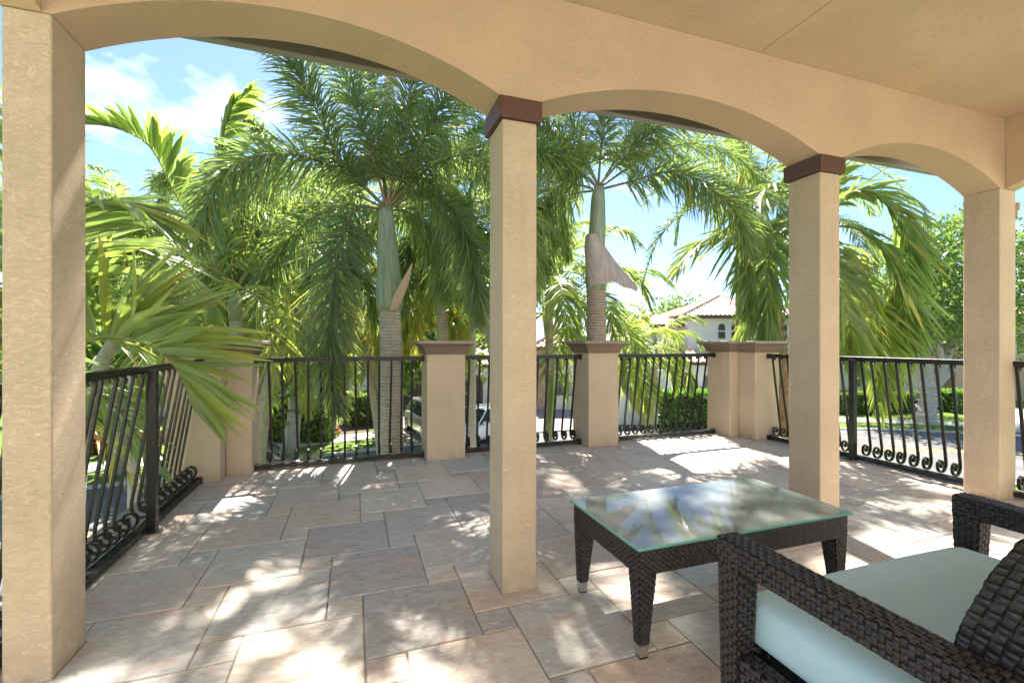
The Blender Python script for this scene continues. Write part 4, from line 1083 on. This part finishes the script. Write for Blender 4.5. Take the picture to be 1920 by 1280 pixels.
def tree(name, label, base, trunk_limbs, blobs, n, size, lm, bm_, seed, group=None):
    t = thing(name, label, 'tree', base, group); loc = Vector(base)
    m = MB()
    for k, (pts, r0, r1) in enumerate(trunk_limbs):
        c, _ = spline(pts, 14); m = MB(); m.tube([Vector(p)-loc for p in c], list(np.linspace(r0, r1, 14)), 9)
        m.build('trunk' if k == 0 else 'limb', bm_, t, smooth=True)
    V, Fc, ti = leaf_cloud([list(b[0]) for b in blobs], [b[1] for b in blobs], n, size, seed)
    link('crown', mesh_np('crown', V - np.array(loc), Fc, [lm], ti), t)
    return t
# pale-barked tree across the street
Zt = 24.5; B0 = P(1738, 800, Zt); B0.z = GZ
limbs = [([B0, P(1738, 770, Zt), P(1742, 735, Zt)], .44, .36),
 ([P(1740, 740, Zt), P(1722, 700, Zt), P(1700, 650, Zt), P(1670, 590, Zt), P(1640, 520, Zt)], .30, .06),
 ([P(1742, 738, Zt), P(1735, 680, Zt), P(1738, 610, Zt), P(1725, 530, Zt), P(1730, 470, Zt)], .32, .06),
 ([P(1742, 738, Zt), P(1765, 690, Zt), P(1785, 640, Zt), P(1800, 560, Zt), P(1820, 480, Zt)], .30, .06),
 ([P(1744, 735, Zt), P(1785, 690, Zt), P(1830, 650, Zt), P(1880, 600, Zt)], .24, .06),
 ([P(1738, 730, Zt), P(1700, 690, Zt), P(1660, 660, Zt), P(1615, 640, Zt)], .22, .05),
 ([P(1765, 690, Zt), P(1760, 620, Zt-1), P(1775, 540, Zt-2)], .2, .05)]
tree('shade_tree', 'pale-barked spreading shade tree across the street, behind the square railing post', B0, limbs,
 [(P(1640, 590, Zt), (2.2, 2.4, 1.7)), (P(1700, 520, Zt), (2.4, 2.4, 1.9)), (P(1770, 490, Zt), (2.6, 2.4, 2.1)), (P(1850, 510, Zt), (2.8, 2.4, 2.4)), (P(1760, 590, Zt-1.5), (2.4, 2.0, 1.3)), (P(1840, 610, Zt), (2.2, 2.4, 1.5)), (P(1930, 560, Zt), (2.6, 2.6, 2.4)), (P(1600, 640, Zt+1), (1.5, 1.8, 1.0)), (P(1690, 610, Zt+1), (1.7, 1.7, 1.1)), (P(1790, 440, Zt), (1.6, 1.6, 1.0)), (P(1620, 560, Zt+3), (2.2, 2.0, 1.6)), (P(1660, 640, Zt+4), (2.0, 2.0, 1.2)), (P(1730, 560, Zt+3), (2.4, 2.0, 2.0)), (P(1600, 600, Zt+4), (2.0, 2.0, 1.4))],
 30000, .26, M_BROAD, M_BARK, 3)
wt = thing('string_light', 'white string light wound round the pale trunk across the street', 'string light', B0)
for s_ in (1, -1):
    m = MB(); m.tube([Vector((.47*math.cos(k*.5*s_), .47*math.sin(k*.5*s_), .25 + k*.032)) for k in range(60)], .022, 4); m.build('wire', M_WIRE, wt)
# crowns closing the view behind the houses
BACK = [(-8.5, 17.5, 2.3, ''), (-4.2, 21.5, 2.2, ''), (-13, 15, 2.4, ''), (-22, 30, 3.4, 'olive'), (-13, 33, 3.2, 'mid'), (-4.5, 40, 3.5, 'yellow green'), (17, 46, 4.0, 'dark'), (26, 44, 4.2, 'light')]
lab = ['bright bushy tree between the left palms and the hanging leaf', 'bushy tree seen behind the golden foxtail palm', 'bushy tree at the far left behind the broad palm fronds', 'dense tree behind the palms at the far left of the terrace', 'rounded tree rising behind the hanging foxtail leaf', 'tall tree rising above the brown garage door', 'tree behind the white house with arched windows', 'tree closing the street beyond the pale-barked shade tree']
for k, (X, Z, rad, _) in enumerate(BACK):
    b0 = XZ(X, Z, GZ); cz = 2.2
    tree('garden_tree', lab[k], b0, [([b0, b0+Vector((.2, 0, 2.5)), b0+Vector((0, .2, 5))], .3, .12)],
      [(b0+Vector((0, 0, 5.3 if Z > 25 else 3.9)), (rad, rad, rad*.7)), (b0+Vector((rad*.7, .5, 4.3)), (rad*.7, rad*.7, rad*.5)), (b0+Vector((-rad*.7, -.5, 4.2)), (rad*.75, rad*.7, rad*.5)), (b0+Vector((0, 0, 7 if Z > 25 else 5.4)), (rad*.7, rad*.7, rad*.4))], 5200, .42, M_BROAD, M_BARK, 30+k, 'trees closing the view behind the houses')
def hedge(name, label, c, sx, sy, h, rz, n, size, lm=None, seed=1, cat='hedge', group=None):
    t = thing(name, label, cat, c, group, rz); rg = np.random.default_rng(seed)
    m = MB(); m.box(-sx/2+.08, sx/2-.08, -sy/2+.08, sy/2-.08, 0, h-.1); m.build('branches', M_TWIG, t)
    p = rg.uniform(-1, 1, (n, 3)); ax = rg.choice(3, n, p=[.22, .38, .40]); sg = np.where(rg.random(n) < .5, -1, 1.0)
    for k in range(3):
        q = ax == k; p[q, k] = (1 if k == 2 else sg[q])*rg.uniform(.86, 1.06, q.sum()) if k < 2 else rg.uniform(.8, 1.05, q.sum())
    p = p*np.array([sx/2, sy/2, h/2]) + np.array([0, 0, h/2]); p += (.05*np.sin(p[:, [1, 2, 0]]*9))
    a = nz(rg.normal(size=(n, 3))+np.array([0, 0, .5])); b = nz(np.cross(a, rg.normal(size=(n, 3)))); s = size*rg.uniform(.6, 1.2, n)[:, None]
    V = np.stack([p-a*s*.5, p+b*s*.3, p+a*s*.5, p-b*s*.3], 1).reshape(-1, 3)
    link('foliage', mesh_np('foliage', V, np.arange(n*4).reshape(-1, 4), [lm or M_HEDGE], np.repeat(np.clip(rg.normal(.55, .22, n), 0, 1), 4)), t)
    return t
hedge('hedge', 'clipped bright green hedge seen through the far right railing', at(1290, 812), 3.0, 1.2, 2.0, -.30, 6000, .16, seed=2)
hedge('hedge', 'low dark hedge beneath the tan house, left of the pale tree', at(1668, 770)+Vector((0,0,0)), 5.0, 1.2, 1.1, -.1, 2600, .2, M_BROAD, 3)
hedge('hedge', 'box-shaped hedge just right of the pale tree trunk', at(1785, 770), 1.9, 1.4, 1.3, -.1, 1500, .18, M_HEDGE, 4)
hedge('hedge', 'dark hedge behind the parked car at the lower left', at(535, 838)+Vector((0,1.5,0)), 3.6, 1.4, 1.7, -.3, 6500, .19, M_BROAD, 5)
hedge('hedge', 'round shrub beside the garage wall behind the pale ringed trunk', at(680, 800)+Vector((0,1,0)), 1.8, 1.6, 1.6, .2, 1600, .17, M_BROAD, 6, 'shrub')
hedge('hedge', 'hedge behind the second square railing post along the far pavement', at(1600, 772), 3.2, 1.2, 1.2, -.1, 1800, .19, M_BROAD, 7)
for k, (px, py) in enumerate(((215, 852), (252, 850), (195, 846))):
    hedge('croton', ['red croton shrub in the bed seen through the left railing, middle one', 'red croton shrub in the bed seen through the left railing, nearest the square post', 'red croton shrub in the bed seen through the left railing, nearest the large column'][k], at(px, py), .8, .8, .7, k, 260, .22, M_CROTON, 20+k, 'shrub', 'red croton shrubs')

# ================================================================== woven furniture
def weave(mb, c, nu, nv, amp=.0035, hw=.44, vw=.30, m=0, gap=False, lift=.001):
    """basket weave over the quad c (p00, p10, p11, p01): wide strands one way, narrower ones the other, each pass a little arch"""
    amp0 = amp; c = [Vector(x) for x in c]
    nrm = ((c[1]-c[0]).cross(c[3]-c[0])).normalized()
    def p(s, t, h): 
        q = c[0]*(1-s)*(1-t) + c[1]*s*(1-t) + c[2]*s*t + c[3]*(1-s)*t
        return q + nrm*(h + lift)
    ss = (-.66, -.44, -.2, .2, .44, .66); hs = (-.5, .45, .95, .95, .45, -.5)
    def cl(x): return min(max(x, 0), 1)
    for i in range(nu):
        for j in range(nv):
            cx, cy = (i+.5)/nu + rng.uniform(-.05, .05)/nu, (j+.5)/nv + rng.uniform(-.06, .06)/nv; amp = amp0*rng.uniform(.7, 1.25)
            if (i + j) % 2 == 0:
                for k in range(5):
                    s0, s1 = cl(cx + ss[k]/nu), cl(cx + ss[k+1]/nu)
                    if s1 - s0 < 1e-5: continue
                    for e0, e1, g0, g1 in ((-1, 0, .55, 1), (0, 1, 1, .55)):
                        mb.face([p(s0, cy+e0*hw/nv, hs[k]*amp*g0), p(s1, cy+e0*hw/nv, hs[k+1]*amp*g0), p(s1, cy+e1*hw/nv, hs[k+1]*amp*g1), p(s0, cy+e1*hw/nv, hs[k]*amp*g1)], m)
            else:
                for k in range(5):
                    t0, t1 = cl(cy + ss[k]/nv), cl(cy + ss[k+1]/nv)
                    if t1 - t0 < 1e-5: continue
                    for e0, e1, g0, g1 in ((-1, 0, .5, .9), (0, 1, .9, .5)):
                        mb.face([p(cx+e0*vw/nu, t0, hs[k]*amp*g0), p(cx+e1*vw/nu, t0, hs[k]*amp*g1), p(cx+e1*vw/nu, t1, hs[k+1]*amp*g1), p(cx+e0*vw/nu, t1, hs[k+1]*amp*g0)], m)
def woven_prism(name, parent, r0, r1, cell, cellw=None, ends=True, amp=.0042):
    """four-sided member between the rings r0 and r1 (4 points each, counter-clockwise seen from r1)"""
    cellw = cellw or cell
    mb = MB(); r0 = [Vector(x) for x in r0]; r1 = [Vector(x) for x in r1]
    mb.frustum([r0, r1], 1)
    L = sum((a-b).length for a, b in zip(r0, r1))/4
    for k in range(4):
        j = (k+1) % 4
        w = ((r0[j]-r0[k]).length + (r1[j]-r1[k]).length)/2
        weave(mb, (r0[k], r0[j], r1[j], r1[k]), max(2, round(w/cellw)), max(2, round(L/cell)), amp)
    if ends:
        w = (r1[1]-r1[0]).length; d = (r1[3]-r1[0]).length
        weave(mb, r1, max(2, round(w/cellw)), max(2, round(d/cellw)))
        weave(mb, [r0[3], r0[2], r0[1], r0[0]], max(2, round(w/cellw)), max(2, round(d/cellw)))
    return mb.build(name, [M_WICK, M_WICKD], parent)
def ring(x0, x1, y0, y1, z): return [(x0,y0,z),(x1,y0,z),(x1,y1,z),(x0,y1,z)]

# low table
TX0, TX1, TY0, TY1 = 1.032, 2.209, 1.504, 2.096
t = thing('coffee_table', 'low dark wicker coffee table with a green-edged glass top', 'coffee table', ((TX0+TX1)/2, (TY0+TY1)/2, 0))
cx, cy = t.location.x, t.location.y
hx, hy = (TX1-TX0)/2, (TY1-TY0)/2
ax, ay = hx-.016, hy-.016
for (x0, x1, y0, y1) in ((-ax, ax, -ay, -ay+.035), (-ax, ax, ay-.035, ay), (-ax, -ax+.035, -ay+.036, ay-.036), (ax-.035, ax, -ay+.036, ay-.036)):
    m = MB(); z0, z1 = .335, .434
    m.box(x0+.002, x1-.002, y0+.002, y1-.002, z0, z1, 1)
    for q in (((x0,y0),(x1,y0)), ((x1,y0),(x1,y1)), ((x1,y1),(x0,y1)), ((x0,y1),(x0,y0))):
        w = math.hypot(q[1][0]-q[0][0], q[1][1]-q[0][1])
        weave(m, ((*q[0], z0), (*q[1], z0), (*q[1], z1), (*q[0], z1)), max(2, round(w/.0135)), 9, .0028)
    weave(m, ((x0,y0,z1),(x1,y0,z1),(x1,y1,z1),(x0,y1,z1)), max(3, round((x1-x0)/.0135)), max(3, round((y1-y0)/.0135)), .002)
    m.build('apron', [M_WICK, M_WICKD], t)
m = MB(); wx, wy = ax-.036, ay-.036
weave(m, ((-wx,-wy,.428),(wx,-wy,.428),(wx,wy,.428),(-wx,wy,.428)), 72, 36, .002, .30, .30)
m.build('woven_top', M_WICKSHEEN, t, kind='stuff')
for sx in (-1, 1):
    for sy in (-1, 1):
        ox, oy = sx*ax, sy*ay
        def rr(w, d, z, inset): 
            xs = sorted((ox - sx*inset, ox - sx*(inset+w))); ys = sorted((oy - sy*inset, oy - sy*(inset+d)))
            return ring(xs[0], xs[1], ys[0], ys[1], z)
        # flare into the apron, then the tapered leg, then the metal foot
        o = woven_prism('leg', t, rr(.040, .040, .055, .010), rr(.078, .074, .3345, .001), .0125, .012, False)
        m = MB(); m.frustum([rr(.052, .050, .3342, .0015), rr(.084, .08, .334, .0012), rr(.105, .098, .3352, .001)], 0)
        m.build('gusset', M_WICK, o)
        m = MB(); m.frustum([rr(.035, .035, .008, .013), rr(.0395, .0395, .0548, .0105)])
        o2 = m.build('metal_foot', M_STEEL, o)
        m = MB(); m.frustum([rr(.033, .033, 0, .014), rr(.0345, .0345, .0079, .0133)]); m.build('foot_pad', M_RUB, o)
m = MB(); zt = .4385; c_ = .003
m.frustum([ring(-hx+c_, hx-c_, -hy+c_, hy-c_, zt), ring(-hx, hx, -hy, hy, zt+c_), ring(-hx, hx, -hy, hy, zt+.0105), ring(-hx+c_, hx-c_, -hy+c_, hy-c_, zt+.0135)])
m.m = [1]*len(m.f); m.m[-1] = 0; m.m[-2] = 0
m.build('glass_top', [M_GLASS, M_GEDGE], t)

# two-seat wicker chair
CX0, CX1, CY1 = 1.095, 2.362, 1.167
t = thing('wicker_loveseat', 'dark wicker loveseat with woven arms and curved back, facing the terrace', 'loveseat', ((CX0+CX1)/2, .80, 0))
ox, oy = t.location.x, t.location.y
W = .080
AH = .632
for (x0, x1) in ((CX0, CX0+W), (CX1-W, CX1)):
    x0 -= ox; x1 -= ox; yb, yf = .36-oy, CY1-oy
    # arm: prism along -y; rings at the back and the front
    rb = [(x1, yb, AH-.074), (x0, yb, AH-.074), (x0, yb, AH-.012), (x1, yb, AH-.012)]
    rf = [(x1, yf, AH-.074), (x0, yf, AH-.074), (x0, yf, AH), (x1, yf, AH)]
    woven_prism('arm', t, rb, rf, .0145, .0165, True, .0038)
    woven_prism('front_post', t, ring(x0+.014, x1-.014, yf-.062, yf-.006, .03), ring(x0+.001, x1-.001, yf-.084, yf-.002, AH-.0755), .0145, .0165, False, .0036)
    woven_prism('rear_post', t, ring(x0+.014, x1-.014, yb+.006, yb+.06, .03), ring(x0+.001, x1-.001, yb+.002, yb+.08, AH-.0755), .0145, .0165, False, .0036)
    for yy in (yf-.05, yb+.02):
        m = MB(); m.box(x0+.02, x1-.02, yy, yy+.034, 0, .0295); m.build('foot', M_STEEL, t)
    # side rail under the cushion, with a curved gusset at the post
    ra = [(x1-.012, yb+.082, .165), (x0+.012, yb+.082, .165), (x0+.012, yb+.082, .290), (x1-.012, yb+.082, .290)]
    rc = [(x1-.012, yf-.080, .165), (x0+.012, yf-.080, .165), (x0+.012, yf-.080, .290), (x1-.012, yf-.080, .290)]
    woven_prism('side_rail', t, ra, rc, .019, .0175, False)
x0, x1 = CX0+W-ox, CX1-W-ox
woven_prism('front_rail', t, [(x0, CY1-.02-oy, .165), (x0, CY1-.075-oy, .165), (x0, CY1-.075-oy, .29), (x0, CY1-.02-oy, .29)][::-1], [(x1, CY1-.02-oy, .165), (x1, CY1-.075-oy, .165), (x1, CY1-.075-oy, .29), (x1, CY1-.02-oy, .29)][::-1], .019, .0175, False)
m = MB(); m.box(x0+.002, x1-.002, .44-oy, CY1-.078-oy, .26, .288); m.build('seat_deck', M_WICKD, t)
# backrest: a woven shell, leaning back, its front face bowed
prof = [(.622, .30), (.628, .42), (.618, .54), (.588, .67), (.540, .80), (.500, .875), (.470, .905), (.440, .908), (.418, .885), (.430, .80), (.474, .66), (.520, .52), (.545, .40), (.55, .30)]
m = MB(); bx0, bx1 = x0 + .004, x1 - .004
rn = [[(bx, y-oy, z) for y, z in prof] for bx in (bx0, bx1)]
m.frustum(rn, 1)
for k in range(len(prof)-1):
    (ya, za), (yb_, zb) = prof[k], prof[k+1]; L = math.hypot(ya-yb_, za-zb)
    weave(m, ((bx1, ya-oy, za), (bx0, ya-oy, za), (bx0, yb_-oy, zb), (bx1, yb_-oy, zb)), round((bx1-bx0)/.026), max(1, round(L/.020)), .0042, .42, .34)
for k in range(6):   # the end faces between front and back profile
    a0, a1 = prof[k], prof[k+1]; b0, b1 = prof[13-k], prof[12-k]
    for bx, fl in ((bx0, 0), (bx1, 1)):
        q = ((bx, a0[0]-oy, a0[1]), (bx, a1[0]-oy, a1[1]), (bx, b1[0]-oy, b1[1]), (bx, b0[0]-oy, b0[1]))
        weave(m, (q[1], q[0], q[3], q[2]) if fl == 0 else q, max(2, round(math.hypot(a0[0]-a1[0], a0[1]-a1[1])/.019)), 5, .0042, .40, .32)
m.build('backrest', [M_WICK, M_WICKD], t)
def cushion(name, parent, x0, x1, y0, y1, z0, z1, r, puff):
    bm = bmesh.new(); nx, ny, nz = 26, 18, 8
    bmesh.ops.create_cube(bm, size=1.0)
    bm.free()
    mb = MB(); c = Vector(((x0+x1)/2, (y0+y1)/2, (z0+z1)/2)); h = Vector(((x1-x0)/2, (y1-y0)/2, (z1-z0)/2))
    def pt(a, b, cc):
        p = Vector((a*h.x, b*h.y, cc*h.z)); q = Vector((max(-h.x+r, min(h.x-r, p.x)), max(-h.y+r, min(h.y-r, p.y)), max(-h.z+r, min(h.z-r, p.z))))
        d = p - q
        if d.length > 1e-6: p = q + d.normalized() * r
        g = max(0, 1-a*a) * max(0, 1-b*b)
        p.z += (puff if p.z > 0 else -puff*.2) * g**.6 * (abs(p.z)/h.z)
        p.x *= 1 + .008*(1-b*b); p.y += .010*(1-a*a)*(1 if b > 0 else -1)*abs(b)
        return c + p
    # non-uniform parameters so that the rounded rims get enough faces
    def par(n): return [math.sin(-PI/2 + PI*k/n) if n < 10 else (lambda s: (abs(s)**.62)*(1 if s > 0 else -1))(-1+2*k/n) for k in range(n+1)]
    A, B, C = par(nx), par(ny), par(nz)
    for cc, f in ((1, 1), (-1, 0)):
        for i in range(nx):
            for j in range(ny):
                q = [pt(A[i],B[j],cc), pt(A[i+1],B[j],cc), pt(A[i+1],B[j+1],cc), pt(A[i],B[j+1],cc)]
                mb.face(q if f else q[::-1])
    for bb, f in ((-1, 1), (1, 0)):
        for i in range(nx):
            for j in range(nz):
                q = [pt(A[i],bb,C[j]), pt(A[i+1],bb,C[j]), pt(A[i+1],bb,C[j+1]), pt(A[i],bb,C[j+1])]
                mb.face(q if f else q[::-1])
    for aa, f in ((1, 1), (-1, 0)):
        for i in range(ny):
            for j in range(nz):
                q = [pt(aa,B[i],C[j]), pt(aa,B[i+1],C[j]), pt(aa,B[i+1],C[j+1]), pt(aa,B[i],C[j+1])]
                mb.face(q if f else q[::-1])
    o = mb.build(name, M_FAB, parent, smooth=True)
    bm = bmesh.new(); bm.from_mesh(o.data); bmesh.ops.remove_doubles(bm, verts=bm.verts, dist=.0004); bm.to_mesh(o.data); bm.free()
    return o
cush = cushion('seat_cushion', None, CX0+W+.006, CX1-W-.006, .60, CY1-.01, .2895, .447, .045, .014)
tag(cush, 'pale aqua canvas seat cushion lying on the dark wicker loveseat', 'cushion')
# loose tie of the cushion hanging at the side
m = MB(); m.tube([(1.19, 1.06, .30), (1.185, 1.045, .22), (1.20, 1.02, .14), (1.215, .99, .10)], .003, 5); o = m.build('cushion_tie', M_RUB, cush)
